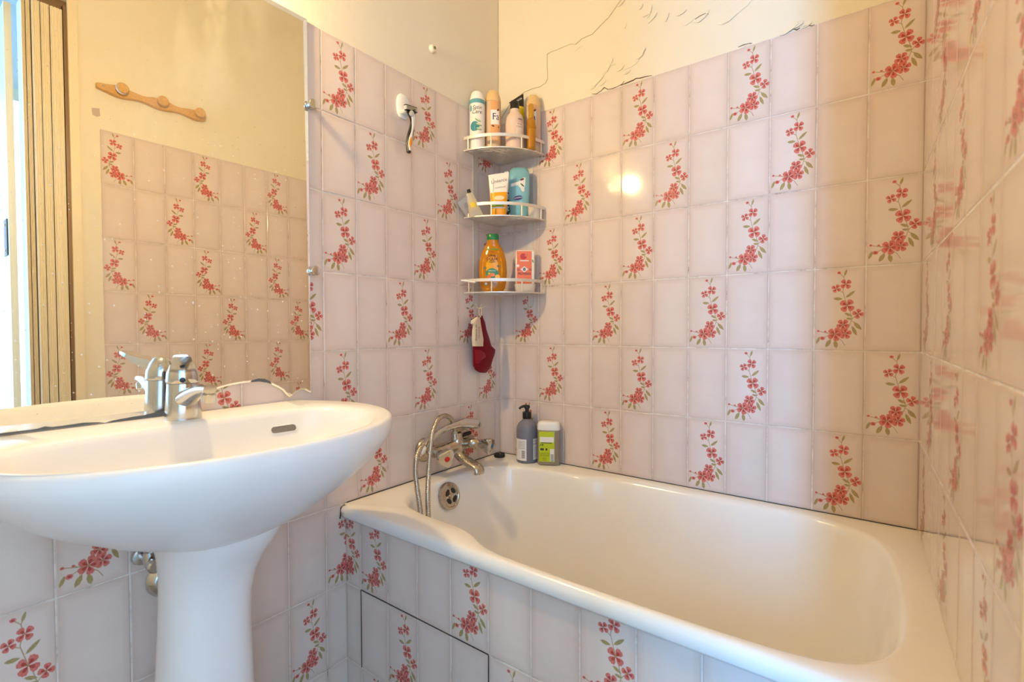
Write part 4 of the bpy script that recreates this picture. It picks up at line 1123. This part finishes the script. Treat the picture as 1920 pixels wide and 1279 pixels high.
# black tube on yellow cap
o, H, k = item('cream_tube', 'black cream tube standing on its yellow cap behind the lotion bottle', 'tube', 0.1150, -0.0295, Z1, math.radians(38), SHELF)
mk('cap', lathe([(0.0150, 0), (0.0158, 0.002), (0.0158, H(208)), (0.0150, H(203)), (0.011, H(200.5))], 30), M_YEL, o)
h0 = H(203); 
def tubering(z0, hw, hd, slope, cx=0.0, seg=32):
    out = []
    for q in range(seg):
        a = 2*PI*q/seg; x = cx + hw*math.copysign(abs(math.cos(a))**0.8, math.cos(a)); out.append(Vector((x, hd*math.sin(a), z0 + slope*(x-cx))))
    return out
tb = mk('tube', loft([tubering(h0-0.004, 0.0125, 0.0125, 0), tubering(h0, 0.014, 0.014, 0.0), tubering(H(200), 0.0175, 0.0135, 0.05, -0.004), tubering(H(193), 0.0215, 0.009, 0.35, -0.008), tubering(H(185), 0.0250, 0.0018, 0.62, -0.0125), tubering(H(184), 0.0250, 0.0014, 0.62, -0.0125)]), M_BLACK, o, angle=60)
mk('lettering', text_on('NOIR', 0.0085, -0.002, H(189), planemap(-0.0085), 0.5), M_PAPER, tb, smooth=False)

# amber oil bottle
o, H, k = item('oil_bottle', 'small amber oil bottle with gold cap before the right spray bottle', 'bottle', 0.1865, -0.0645, Z1, FACE, SHELF)
mk('bottle', lathe([(0.0125, 0), (0.0148, 0.002), (0.0150, H(240)), (0.0146, H(229)), (0.0125, H(225)), (0.0090, H(223.5)), (0.0090, H(221))], 32), M_AMBER, o)
mk('cap', lathe([(0.0094, H(222.5)), (0.0096, H(221)), (0.0094, H(207)), (0.0086, H(206)), (0.0082, H(197)), (0.006, H(195.5))], 28), M_GOLD, o)
mk('label_print', decal_patch(-0.010, 0.010, 0.006, H(244), cylmap(0.0150, 0.0003), 10, 2), mat('ochre_label', lin(186, 122, 20), rough=0.3), o)

# ---- second tier
o, H, k = item('scrub_tube', 'white and orange scrub tube standing on its cap on middle shelf', 'tube', 0.1020, -0.1345, Z2, math.radians(34), SHELF)
M_TUBEW = mat('white_tube', lin(242, 236, 226), rough=0.3)
mk('cap', sloft([(0, 0.024, 0.0145, 2.6), (0.002, 0.0255, 0.016, 2.6), (H(394), 0.0262, 0.0165, 2.6), (H(391.5), 0.0255, 0.016, 2.6)], 36), M_ORG, o)
secsT = []
z0, z1 = H(392), H(325.5)
def tw(t): return 0.0262 + 0.0085*t
def td(t): return max(0.0011, 0.0165*(1-t**1.15))
rg = []
for q in range(13):
    t = q/12
    rg.append([Vector((tw(t)*math.copysign(abs(math.cos(a))**0.85, math.cos(a)), td(t)*math.sin(a), z0 + (z1-z0)*t + (0.14*t)*tw(t)*math.cos(a))) for a in [2*PI*j/36 for j in range(36)]])
tb = mk('tube', loft(rg), M_TUBEW, o, angle=70)
def tmap(off):
    def f(s, t):
        k_ = min(1, max(0, (t-z0)/(z1-z0))); w_ = tw(k_); c = max(-0.999, min(0.999, s/w_))
        return Vector((s, -(td(k_)*math.sqrt(1-abs(c)**(2/0.85)) + off), t + 0.14*k_*s))
    return f
m1, m2_, m3_ = tmap(0.0006), tmap(0.0010), tmap(0.0014)
mk('orange_band', decal_patch(-0.0275, 0.0275, H(390), H(362), m1, 16, 5), M_ORG, tb)
mk('pale_oval', decal_poly(ell2(0.003, H(373), 0.017, 0.0075), m2_), mat('pale_oval_print', lin(246, 224, 184), rough=0.35), tb)
mk('green_strip', decal_patch(-0.022, 0.018, H(389), H(384), m2_, 12, 1), mat('green_strip_print', lin(112, 172, 60), rough=0.35), tb)
mk('white_rim', decal_patch(-0.026, 0.026, H(393), H(390.8), m2_, 12, 1), M_TUBEW, tb)
mk('lettering', text_on('Linéance', 0.0165, 0.0015, H(340), m1, 0.08, 0.92), mat('grey_ink', lin(126, 116, 118), rough=0.4), tb, smooth=False)
mk('lettering', text_on('GOMMAGE', 0.0065, 0.006, H(353), m1, 0.08, 1.1), mat('grey_ink'), tb, smooth=False)
cv = catmull([(-0.018, H(333), 0), (-0.016, H(340), 0), (-0.0175, H(347), 0), (-0.017, H(354), 0), (-0.019, H(361), 0)], 0.002)
mk('figure_line', ([p for c in cv for p in (m1(c.x-0.0005, c.y), m1(c.x+0.0005, c.y))], [(2*i, 2*i+1, 2*i+3, 2*i+2) for i in range(len(cv)-1)]), M_INK, tb, smooth=False)

o, H, k = item('shower_gel_bottle', 'light blue shower gel bottle with purple oval logo on middle shelf', 'bottle', 0.1290, -0.0545, Z2, math.radians(36), SHELF)
M_BLUEB = mat('light_blue_plastic', lin(128, 186, 196), rough=0.25, coat=0.3)
hb = H(315)
mk('bottle', sloft([(0, 0.026, 0.014, 2.6), (0.003, 0.029, 0.0165, 2.8), (hb*0.25, 0.0335, 0.019, 2.9), (hb*0.55, 0.0365, 0.0205, 2.9), (hb*0.80, 0.037, 0.020, 2.7), (hb*0.93, 0.034, 0.018, 2.6), (hb*0.985, 0.026, 0.013, 2.4), (hb, 0.016, 0.008, 2.2)], 44), M_BLUEB, o, angle=60)
pm = lambda off: (lambda s, t: Vector((s, -(0.0205*(1-(abs(s)/0.038)**2.9)**(1/2.9) + off) if t > hb*0.25 else -(0.0185+off), t)))
a1_, a2_, a3_ = pm(0.0006), pm(0.0011), pm(0.0016)
mk('fruit_field', decal_poly([(-0.005, H(346)), (0.006, H(339)), (0.016, H(336)), (0.022, H(337)), (0.020, H(352)), (0.014, H(362)), (0.004, H(356)), (-0.002, H(352))], a1_), M_PAPER, o)
mk('white_strip', decal_poly([(-0.028, H(353)), (-0.028, H(347.5)), (0.004, H(343)), (0.007, H(349))], a2_), M_PAPER, o)
mk('brown_nut', decal_poly(ell2(0.010, H(340), 0.0075, 0.0032, 0.4), a3_), M_BROWNP, o)
mk('green_leaf', decal_poly(ell2(0.011, H(350.5), 0.0085, 0.0024, -0.7), a3_), mat('dark_leaf_print', lin(70, 110, 60), rough=0.4), o)
mk('white_petal', decal_poly(ell2(0.012, H(358), 0.006, 0.009, 0.3), a2_), M_PAPER, o)
mk('purple_oval', decal_poly(ell2(-0.004, H(374), 0.0158, 0.0078, 0.18), a1_), mat('purple_print', lin(66, 54, 112), rough=0.35), o)
mk('lettering', text_on('Monsavon', 0.0068, -0.004, H(374), a2_, PI+0.18), M_PAPER, o, smooth=False)

o, H, k = item('patterned_tube', 'black and white patterned tube between scrub tube and shower gel', 'tube', 0.0800, -0.0480, Z2, math.radians(36), SHELF)
mk('cap', lathe([(0.014, 0), (0.0155, 0.002), (0.0155, 0.018), (0.014, 0.02)], 28), mat('slate_cap', lin(96, 116, 140), rough=0.4), o)
m = mat('zebra_print', lin(30, 40, 52), rough=0.4)
nt, N, L, b = nodes_of(m)
nz = noise(nt, 70, 2, 0.5, 'Object', mapping=(1.4, 1, 0.6))
rp = ramp(nt, nz.outputs['Fac'], [(0.49, lin(26, 36, 48)), (0.51, lin(214, 222, 222))]); L.new(rp.outputs['Color'], b.inputs['Base Color'])
mk('tube', loft([tubering(0.019, 0.0155, 0.0155, 0), tubering(0.07, 0.019, 0.011, 0.05), tubering(H(321), 0.023, 0.0014, 0.18)]), m, o)

o, H, k = item('plastic_tub', 'small white plastic tub at the right end of middle shelf', 'tub', 0.1735, -0.0275, Z2, FACE, SHELF)
mk('tub', lathe([(0.0195, 0), (0.0205, 0.002), (0.0232, H(389.5)), (0.0240, H(389)), (0.0240, H(387.5)), (0.0225, H(387.3)), (0.0218, H(389)), (0.019, 0.004)], 36), M_CREAMPL, o)

# refill sachets leaning over the left end
def slanted(name, label, cat, base_u, base_v, top_u, top_v, x0, x1, w0, w1, th):
    a = on(0, x0, base_u, base_v); b_ = on(0, x1, top_u, top_v)
    o = thing(name, label, cat, a, 0, SHELF)
    d = (b_-a); n_ = Vector((0.66, -0.75, 0)); side = d.cross(n_).normalized(); n_ = side.cross(d).normalized()
    if n_.dot(Vector((0.66, -0.75, 0))) < 0: n_ = -n_
    side = n_.cross(d.normalized())*-1
    if side.dot(_r2) < 0: side = -side
    def P(s, t, off): 
        return d*t + side*s*(w0+(w1-w0)*t) + n_*off
    return o, P
o, P = slanted('liquid_sachet', 'clear tube of yellow liquid with black cap on middle shelf left end', 'tube', 893, 405, 879, 358, 0.052, 0.034, 0.0235, 0.011, 0.01)
M_CLEAR = mat('clear_film', lin(236, 226, 206), rough=0.2, trans=0.55, ior=1.2)
def pillow(P, t0, t1, th, s_=1.0, n=10, shift=0.0):
    rg = []
    for i in range(n+1):
        k_ = i/n; t = t0+(t1-t0)*k_; h_ = max(0.0012, th*math.sin(PI*(0.12+0.76*k_)))
        rg.append([P(s_*math.cos(a), t, shift + h_*math.sin(a)) for a in [2*PI*j/24 for j in range(24)]])
    return loft(rg)
film = mk('tube', pillow(P, 0.0, 0.93, 0.008), M_CLEAR, o)
mk('yellow_liquid', pillow(P, 0.20, 0.66, 0.0088, 0.80), mat('yellow_liquid', lin(226, 196, 30), rough=0.2), film)
mk('cap', loft([[P(0.55*math.cos(a), t, 0.006*math.sin(a)) for a in [2*PI*j/16 for j in range(16)]] for t in (0.92, 0.95, 1.03, 1.05)]), M_BLACK, o)
o, P = slanted('foil_sachet', 'grey foil sachet leaning out behind the clear yellow tube', 'sachet', 884, 402, 866, 374, 0.030, 0.020, 0.020, 0.020, 0.004)
fs = mk('sachet', pillow(P, 0.0, 1.0, 0.003), mat('grey_foil', lin(176, 168, 162), rough=0.4, metal=0.2), o)
pass
for q in range(3): mk('mark', ([P(s, t, 0.0036) for s, t in ((-0.3+0.2*q, 0.45), (-0.26+0.2*q, 0.45), (-0.1+0.2*q, 0.75), (-0.14+0.2*q, 0.75))], [(0, 1, 2, 3)]), M_INK, fs, smooth=False)

# ---- bottom tier
o, H, k = item('shampoo_bottle', 'amber shampoo bottle with green cap on the bottom shelf', 'bottle', 0.0800, -0.1400, Z3, math.radians(33), SHELF)
M_SHAM = mat('amber_shampoo', lin(226, 146, 8), rough=0.08, trans=0.35, ior=1.35, coat=0.5)
prof = [(0, 0.030), (0.003, 0.0345), (H(540), 0.0415), (H(528), 0.0455), (H(510), 0.0475), (H(492), 0.0460), (H(478), 0.0405), (H(468), 0.0330), (H(461), 0.0255), (H(457), 0.0215), (H(455), 0.0205), (H(452), 0.0200), (H(450), 0.0195)]
mk('bottle', sloft([(z, rx, max(0.0165, rx*0.55) if rx > 0.021 else 0.0165, 2.3) for z, rx in prof], 48), M_SHAM, o, angle=60)
mk('cap', sloft([(H(451), 0.0198, 0.0165, 2.4), (H(449.5), 0.0205, 0.0172, 2.4), (H(441.5), 0.0203, 0.0170, 2.4), (H(440), 0.0188, 0.0155, 2.4)], 36), mat('green_plastic', lin(30, 116, 62), rough=0.28), o)
def shw(t):
    for (z0_, r0_), (z1_, r1_) in zip(prof, prof[1:]):
        if z0_ <= t <= z1_: return r0_ + (r1_-r0_)*(t-z0_)/(z1_-z0_)
    return 0.03
def shm(off):
    def f(s, t):
        w_ = shw(t); c = min(0.98, abs(s)/w_)
        return Vector((s, -(max(0.0165, w_*0.55)*(1-c**2.3)**(1/2.3) + off), t))
    return f
s1, s2_, s3_ = shm(0.0005), shm(0.0009), shm(0.0013)
lab = mk('label_print', decal_poly([(-0.030, H(532)), (-0.0345, H(510)), (-0.031, H(490)), (-0.022, H(473)), (0, H(465)), (0.022, H(473)), (0.031, H(490)), (0.0345, H(510)), (0.030, H(532)), (0, H(540))], s1), mat('label_yellow', lin(236, 164, 20), rough=0.25), o)
mk('lettering', text_on('Ultra', 0.0115, 0.0, H(481.5), s2_, bold=0.0003), mat('maroon_ink', lin(92, 34, 20), rough=0.4), lab, smooth=False)
mk('lettering', text_on('DOUX', 0.0125, 0.0, H(487.5), s2_, bold=0.0004), mat('maroon_ink'), lab, smooth=False)
mk('lettering', text_on('GARNIER', 0.0042, 0.0, H(474.5), s2_), mat('maroon_ink'), lab, smooth=False)
mk('green_banner', decal_patch(-0.021, 0.021, H(470.5), H(467.5), s2_, 12, 1), mat('banner_green', lin(116, 140, 52), rough=0.35), lab)
mk('lettering', text_on('ENFANTS', 0.0052, 0.0, H(493.5), s2_, sx=1.35), mat('banner_green'), lab, smooth=False)
mk('green_disc', decal_poly(ell2(0.0, H(515), 0.0215, 0.0185), s2_), mat('disc_green', lin(58, 134, 92), rough=0.35), lab)
mk('lettering', text_on('ABRICOT', 0.0062, 0.0, H(509.5), s3_), M_PAPER, lab, smooth=False)
for cx, cv_, r_, c_ in ((-0.010, 520, 0.0068, (236, 116, 40)), (0.002, 517, 0.0075, (240, 134, 84)), (0.018, 520.5, 0.0085, (246, 186, 70)), (-0.009, 514.5, 0.004, (232, 178, 60))):
    mk('fruit', decal_poly(ell2(cx, H(cv_), r_, r_*0.85), shm(0.0015+random.random()*0.0004)), mat('fruit_%d' % c_[1], lin(*c_), rough=0.35), lab)
for cx in (-0.024, 0.022):
    mk('palm', decal_poly(ell2(cx, H(504 if cx < 0 else 501), 0.006, 0.0042), s2_), mat('palm_grey', lin(122, 110, 64), rough=0.4), lab)
    mk('palm_trunk', decal_patch(cx-0.0006, cx+0.0006, H(514), H(504), s2_, 1, 2), mat('palm_grey'), lab)
mk('badge', decal_poly(ell2(-0.021, H(533), 0.0046, 0.0046), s2_), M_PAPER, lab)

o, H, k = item('soap_dish', 'small white soap dish on the right of the bottom shelf', 'dish', 0.1480, -0.0480, Z3, FACE, SHELF)
mk('dish', sloft([(0, 0.031, 0.021, 3.2), (0.002, 0.033, 0.023, 3.2), (H(535.5), 0.0365, 0.0255, 3.4), (H(534.5), 0.0372, 0.0262, 3.4), (H(533.8), 0.0365, 0.0255, 3.4), (H(535.5), 0.034, 0.023, 3.4), (0.006, 0.030, 0.020, 3.2)], 44), M_CREAMPL, o)
zd = Z3 + H(534.6)
o, H, k = item('soap_pack', 'packed soap with an orange label standing in the soap dish', 'soap', 0.1480, -0.0480, zd, math.radians(40), SHELF)
zt_ = H(470)
mk('wrapped_soap', sloft([(0.0, 0.031, 0.011, 5), (0.002, 0.0335, 0.013, 5), (zt_-0.004, 0.0335, 0.013, 5), (zt_, 0.031, 0.011, 5)], 40), mat('clear_wrap', lin(236, 218, 200), rough=0.15, coat=0.5), o)
py = -0.0135
lab = mk('label_print', decal_patch(-0.029, 0.0225, 0.004, zt_-0.004, planemap(py), 2, 2), mat('coral_print', lin(240, 124, 78), rough=0.35), o)
M_RED = mat('red_fruit_print', lin(206, 58, 44), rough=0.35)
mk('white_edge', decal_patch(0.0228, 0.030, 0.004, zt_-0.005, planemap(py-0.0001), 1, 1), M_PAPER, o)
mk('red_fruit', decal_poly(ell2(-0.006, zt_-0.022, 0.0115, 0.0105), planemap(py-0.0004)), M_RED, lab)
mk('red_fruit', decal_poly(ell2(0.004, zt_-0.018, 0.0060, 0.005), planemap(py-0.0008)), mat('pale_red_print', lin(226, 120, 96), rough=0.4), lab)
mk('white_strip', decal_patch(-0.018, 0.012, zt_-0.0385, zt_-0.035, planemap(py-0.0004), 1, 1), M_PAPER, lab)
cz = zt_-0.066
mk('diamond', decal_poly([(-0.003-0.0135, cz), (-0.003, cz+0.0105), (-0.003+0.0135, cz), (-0.003, cz-0.0105)], planemap(py-0.0004)), M_PAPER, lab)
mk('diamond_figure', decal_poly(ell2(-0.003, cz, 0.005, 0.006), planemap(py-0.0007)), mat('grey_ink'), lab)
for dz_ in (0.002, -0.001, -0.004):
    mk('stripe', decal_patch(-0.028, -0.019, cz+dz_-0.0006, cz+dz_+0.0006, planemap(py-0.0004), 1, 1), M_BROWNP, lab)
    mk('stripe', decal_patch(0.013, 0.0215, cz+dz_-0.0006, cz+dz_+0.0006, planemap(py-0.0004), 1, 1), M_BROWNP, lab)
mk('lettering', text_on('PROVENDI', 0.0105, -0.003, cz-0.0155, planemap(py-0.0004), 0, 0.86, bold=0.0003), M_BROWNP, lab, smooth=False)
mk('badge', decal_poly(ell2(-0.0245, cz+0.012, 0.0045, 0.0045), planemap(py-0.0004)), M_PAPER, lab)
mk('leaf_print', decal_poly(ell2(0.0262, zt_-0.038, 0.0025, 0.006, 0.3), planemap(py-0.0006)), M_GREEN, o)

a = on(0, 0.030, 866, 526); b_ = on(0, 0.075, 889, 529)
o = thing('white_stick', 'slim white plastic handle lying over the bottom shelf rail', 'handle', a, 0, SHELF)
mk('stick', ribbon(catmull([Vector((0, 0, 0)), (b_-a)*0.35+Vector((0, 0, 0.001)), (b_-a)*0.7, (b_-a)*1.1], 0.004), lambda k: 0.0058-0.0032*min(1, k*1.6), lambda k: 0.0028), M_WHITE, o)

# ------------------------------------------------------------------ bath mitt hanging from the shelf hook
anchor = Vector((0.0245, -0.1405, TIERS[2]-0.0515))
o = thing('bath_mitt', 'dark red cloth mitt with a cream label hanging from the shelf', 'bath mitt', anchor + Vector((0, 0, -0.25)))
o0 = o.location.copy()
def mt(u, v, x): return on(0, x, u, v) - o0
mk('loop', merge(tube(catmull([mt(900, 594, 0.030), mt(898, 585, 0.028), anchor-o0+Vector((0, 0, 0.003)), mt(903, 584, 0.034), mt(901, 595, 0.034)], 0.003), 0.0013, 8), tube(catmull([mt(899, 579, 0.027), mt(905, 577, 0.033), mt(911, 573, 0.040)], 0.004), 0.0012, 8)), mat('cotton_cord', lin(226, 206, 178), rough=0.9), o)
def cloth(name, color):
    m = mat(name, color, rough=0.95, spec=0.1)
    nt, N, L, b = nodes_of(m)
    b.inputs['Sheen Weight'].default_value = 0.15
    n = noise(nt, 420, 3, 0.6, 'Object')
    L.new(bump(nt, n.outputs['Fac'], 0.5, 0.001).outputs['Normal'], b.inputs['Normal'])
    return m
M_MITT = cloth('maroon_terry', lin(124, 14, 30))
rows_ = [(592, 899, 904, 0.004), (604, 893, 908, 0.008), (618, 888, 912, 0.011), (634, 886, 916, 0.012), (648, 886.5, 921, 0.013), (656, 887.5, 927.5, 0.015), (664, 888, 926, 0.016), (676, 887, 923, 0.016), (686, 888.5, 919, 0.014), (694, 892, 915, 0.010), (699, 900, 911.5, 0.004)]
rg = []
for v, ua, ub, th in rows_:
    c0, c1 = mt(ua, v, 0.026), mt(ub, v, 0.026)
    mid = (c0+c1)/2; hv = (c1-c0)/2
    rg.append([mid + hv*math.cos(a) + Vector((1, 0, 0))*(th*math.sin(a) + 0.0022*math.sin(3*a + v*0.22)) for a in [2*PI*j/36 for j in range(36)]])
mitt = mk('mitt', loft(rg), M_MITT, o, angle=80)
# folded cuff across the middle
fold = [(656, 889, 900, 0.040), (662, 890, 909, 0.043), (669, 891, 911, 0.0435), (676, 891, 902, 0.042), (682, 892, 898, 0.040)]
V = []
for v, ua, ub, x in fold: V += [mt(ua, v, x-0.004), mt((ua+ub)/2, v, x+0.002), mt(ub, v, x+0.001)]
for v, ua, ub, x in fold: V += [mt(ua, v, x-0.010), mt((ua+ub)/2, v, x-0.006), mt(ub, v, x-0.006)]
nf = len(fold)*3; F = []
for i in range(len(fold)-1):
    for j in range(2):
        q = i*3+j; F += [(q, q+1, q+4, q+3), (nf+q, nf+q+3, nf+q+4, nf+q+1)]
    F += [(i*3, i*3+3, nf+i*3+3, nf+i*3), (i*3+2, nf+i*3+2, nf+i*3+5, i*3+5)]
mk('fold', (V, F), cloth('lighter_terry', lin(142, 28, 42)), mitt, angle=80)
lrows = [(594.5, 893, 899.5, 0.040), (601, 884, 901, 0.042), (607, 883, 901.5, 0.043), (610, 887.5, 902, 0.044), (622, 885.5, 904, 0.0455), (636, 885, 906.5, 0.0465), (649.5, 886, 906, 0.0465)]
V = []
for v, ua, ub, x in lrows:
    for j in range(7):
        t = j/6; V.append(mt(ua+(ub-ua)*t, v, x - 0.007*(2*t-1)**2))
nl = len(V); V += [p - Vector((0.0012, 0, 0)) for p in V]
F = []
for i in range(len(lrows)-1):
    for j in range(6):
        q = i*7+j; F += [(q, q+7, q+8, q+1), (nl+q, nl+q+1, nl+q+8, nl+q+7)]
tagl = mk('cloth_label', (V, F), cloth('cream_cotton', lin(226, 208, 178)), o, angle=60)
oy, oz = mt(892.5, 624, 0.0475), mt(898, 624, 0.0480)
def lt(s, size, p):
    return [p + Vector((0.0010, -v.y, v.x)) for v in text_geo(s, size, shear=0.3)[0]], text_geo(s, size, shear=0.3)[1]
mk('lettering', lt('Essence de', 0.0125, oy), M_INK, tagl, smooth=False)
mk('lettering', lt('Marseille', 0.0115, oz), mat('brown_ink', lin(168, 120, 100), rough=0.6), tagl, smooth=False)

# ------------------------------------------------------------------ bottles on the tub rim
o, H, k = item('soap_pump_bottle', 'blue grey pump bottle with black pump on the tub rim', 'bottle', 0.1520, -0.0425, ZR, FACE)
R = 0.0372
M_BG = mat('blue_grey_bottle', lin(146, 148, 164), rough=0.12, trans=0.35, ior=1.3, coat=0.3)
bt = mk('bottle', lathe([(R-0.006, 0), (R-0.001, 0.002), (R, 0.006), (R, H(806)), (R-0.002, H(799)), (R-0.009, H(792)), (R-0.018, H(788)), (R-0.0225, H(785.5)), (R-0.0235, H(784)), (R-0.0235, H(782))], 44), M_BG, o)
mk('liquid', lathe([(R-0.004, 0.003), (R-0.0015, 0.006), (R-0.0015, H(816)), (0.002, H(816))], 40), mat('blue_liquid', lin(104, 114, 128), rough=0.2, trans=0.1), bt)
mk('collar', lathe([(0.0152, H(784.5)), (0.0158, H(783)), (0.0156, H(774)), (0.0148, H(772)), (0.008, H(771.5))], 32), M_BLACK, o)
pmp = mk('pump_head', merge(rod((0, 0, H(772)), (0, 0, H(764)), 0.0068, 18), tr(sloft([(H(766), 0.009, 0.008, 2.4), (H(764), 0.0105, 0.009, 2.4), (H(760.5), 0.0100, 0.0085, 2.4), (H(759.5), 0.007, 0.006, 2.2)], 24)),
    tube(catmull([(0.004, 0, H(762.5)), (-0.008, -0.001, H(761.5)), (-0.020, -0.003, H(763)), (-0.0275, -0.004, H(766.5))], 0.003), lambda i, n: 0.0058-0.0022*i/n, 12)), M_BLACK, o)
mp = cylmap(R, 0.0004); mp2 = cylmap(R, 0.0008)
l1 = mk('label_print', decal_patch(-0.052, -0.004, H(859), H(820), mp, 18, 2), M_PAPER, o)
l2 = mk('label_print', decal_patch(0.020, 0.050, H(858), H(819.5), mp, 14, 2), M_PAPER, o)
for q in range(6): mk('small_print', decal_patch(-0.034, -0.009, H(823.6+2.6*q), H(824.2+2.6*q), mp2, 8, 1), mat('grey_ink'), l1)
for q in range(8): mk('barcode', decal_patch(-0.021, -0.0095, H(841+1.8*q), H(841.9+1.8*q), mp2, 6, 1), M_INK, l1)
mk('lettering', text_on('PLUIE', 0.0068, 0.0305, H(824), mp2), M_INK, l2, smooth=False)
mk('lettering', text_on('DOUCE', 0.0068, 0.0305, H(829), mp2), M_INK, l2, smooth=False)
for q in range(7): mk('small_print', decal_patch(0.024, 0.042, H(836+2.8*q), H(836.5+2.8*q), mp2, 8, 1), mat('grey_ink'), l2)

o, H, k = item('shower_gel_bottle', 'clear flat bottle with lime green label and white cap on tub rim', 'bottle', 0.2360, -0.0335, ZR, math.radians(28))
M_CLR = mat('clear_gel', lin(196, 184, 162), rough=0.12, trans=0.5, ior=1.3, coat=0.4)
hc = H(805)
mk('bottle', sloft([(0, 0.034, 0.017, 3.5), (0.003, 0.0375, 0.020, 3.6), (0.010, 0.0385, 0.0215, 3.8), (hc, 0.0385, 0.0215, 3.8), (hc+0.002, 0.036, 0.020, 3.6)], 48), M_CLR, o)
mk('cap', sloft([(hc-0.001, 0.0382, 0.0212, 3.6), (hc+0.002, 0.0388, 0.0218, 3.6), (hc+0.018, 0.0385, 0.0215, 3.4), (hc+0.025, 0.0355, 0.0190, 3.2), (hc+0.028, 0.027, 0.0135, 3.0)], 48), M_WHITE, o, angle=60)
pl_ = planemap(-0.0219); pl2 = planemap(-0.0223)
lab = mk('label_print', decal_patch(-0.031, 0.0205, 0.014, hc-0.004, pl_, 2, 2), mat('lime_print', lin(190, 206, 20), rough=0.35), o)
mk('white_field', decal_patch(-0.0285, 0.0185, H(827), H(817), pl2, 1, 1), M_PAPER, lab)
mk('dark_bar', decal_patch(-0.024, 0.012, H(828.8), H(827.6), pl2, 1, 1), M_INK, lab)
mk('lettering', text_on('JeN', 0.0075, -0.022, H(832), pl2, bold=0.0004), M_INK, lab, smooth=False)
for q, xx in enumerate((-0.024, -0.018, -0.006)): mk('pictogram', decal_poly(ell2(xx, H(840), 0.0032, 0.0040), pl2), M_INK, lab)
for q in range(4): mk('small_print', decal_patch(-0.029, 0.004, H(846.4+1.9*q), H(846.9+1.9*q), pl2, 1, 1), mat('olive_ink', lin(110, 118, 30), rough=0.5), lab)
mk('white_panel', decal_patch(0.006, 0.0200, 0.016, H(839), pl2, 1, 1), M_PAPER, lab)
for q in range(9): mk('barcode', decal_patch(0.008, 0.018, H(849+1.5*q), H(849.7+1.5*q), planemap(-0.0226), 1, 1), M_INK, lab)
for q in range(4): mk('small_print', decal_patch(-0.020, -0.006, H(855.5+1.7*q), H(856+1.7*q), pl2, 1, 1), mat('olive_ink'), lab)
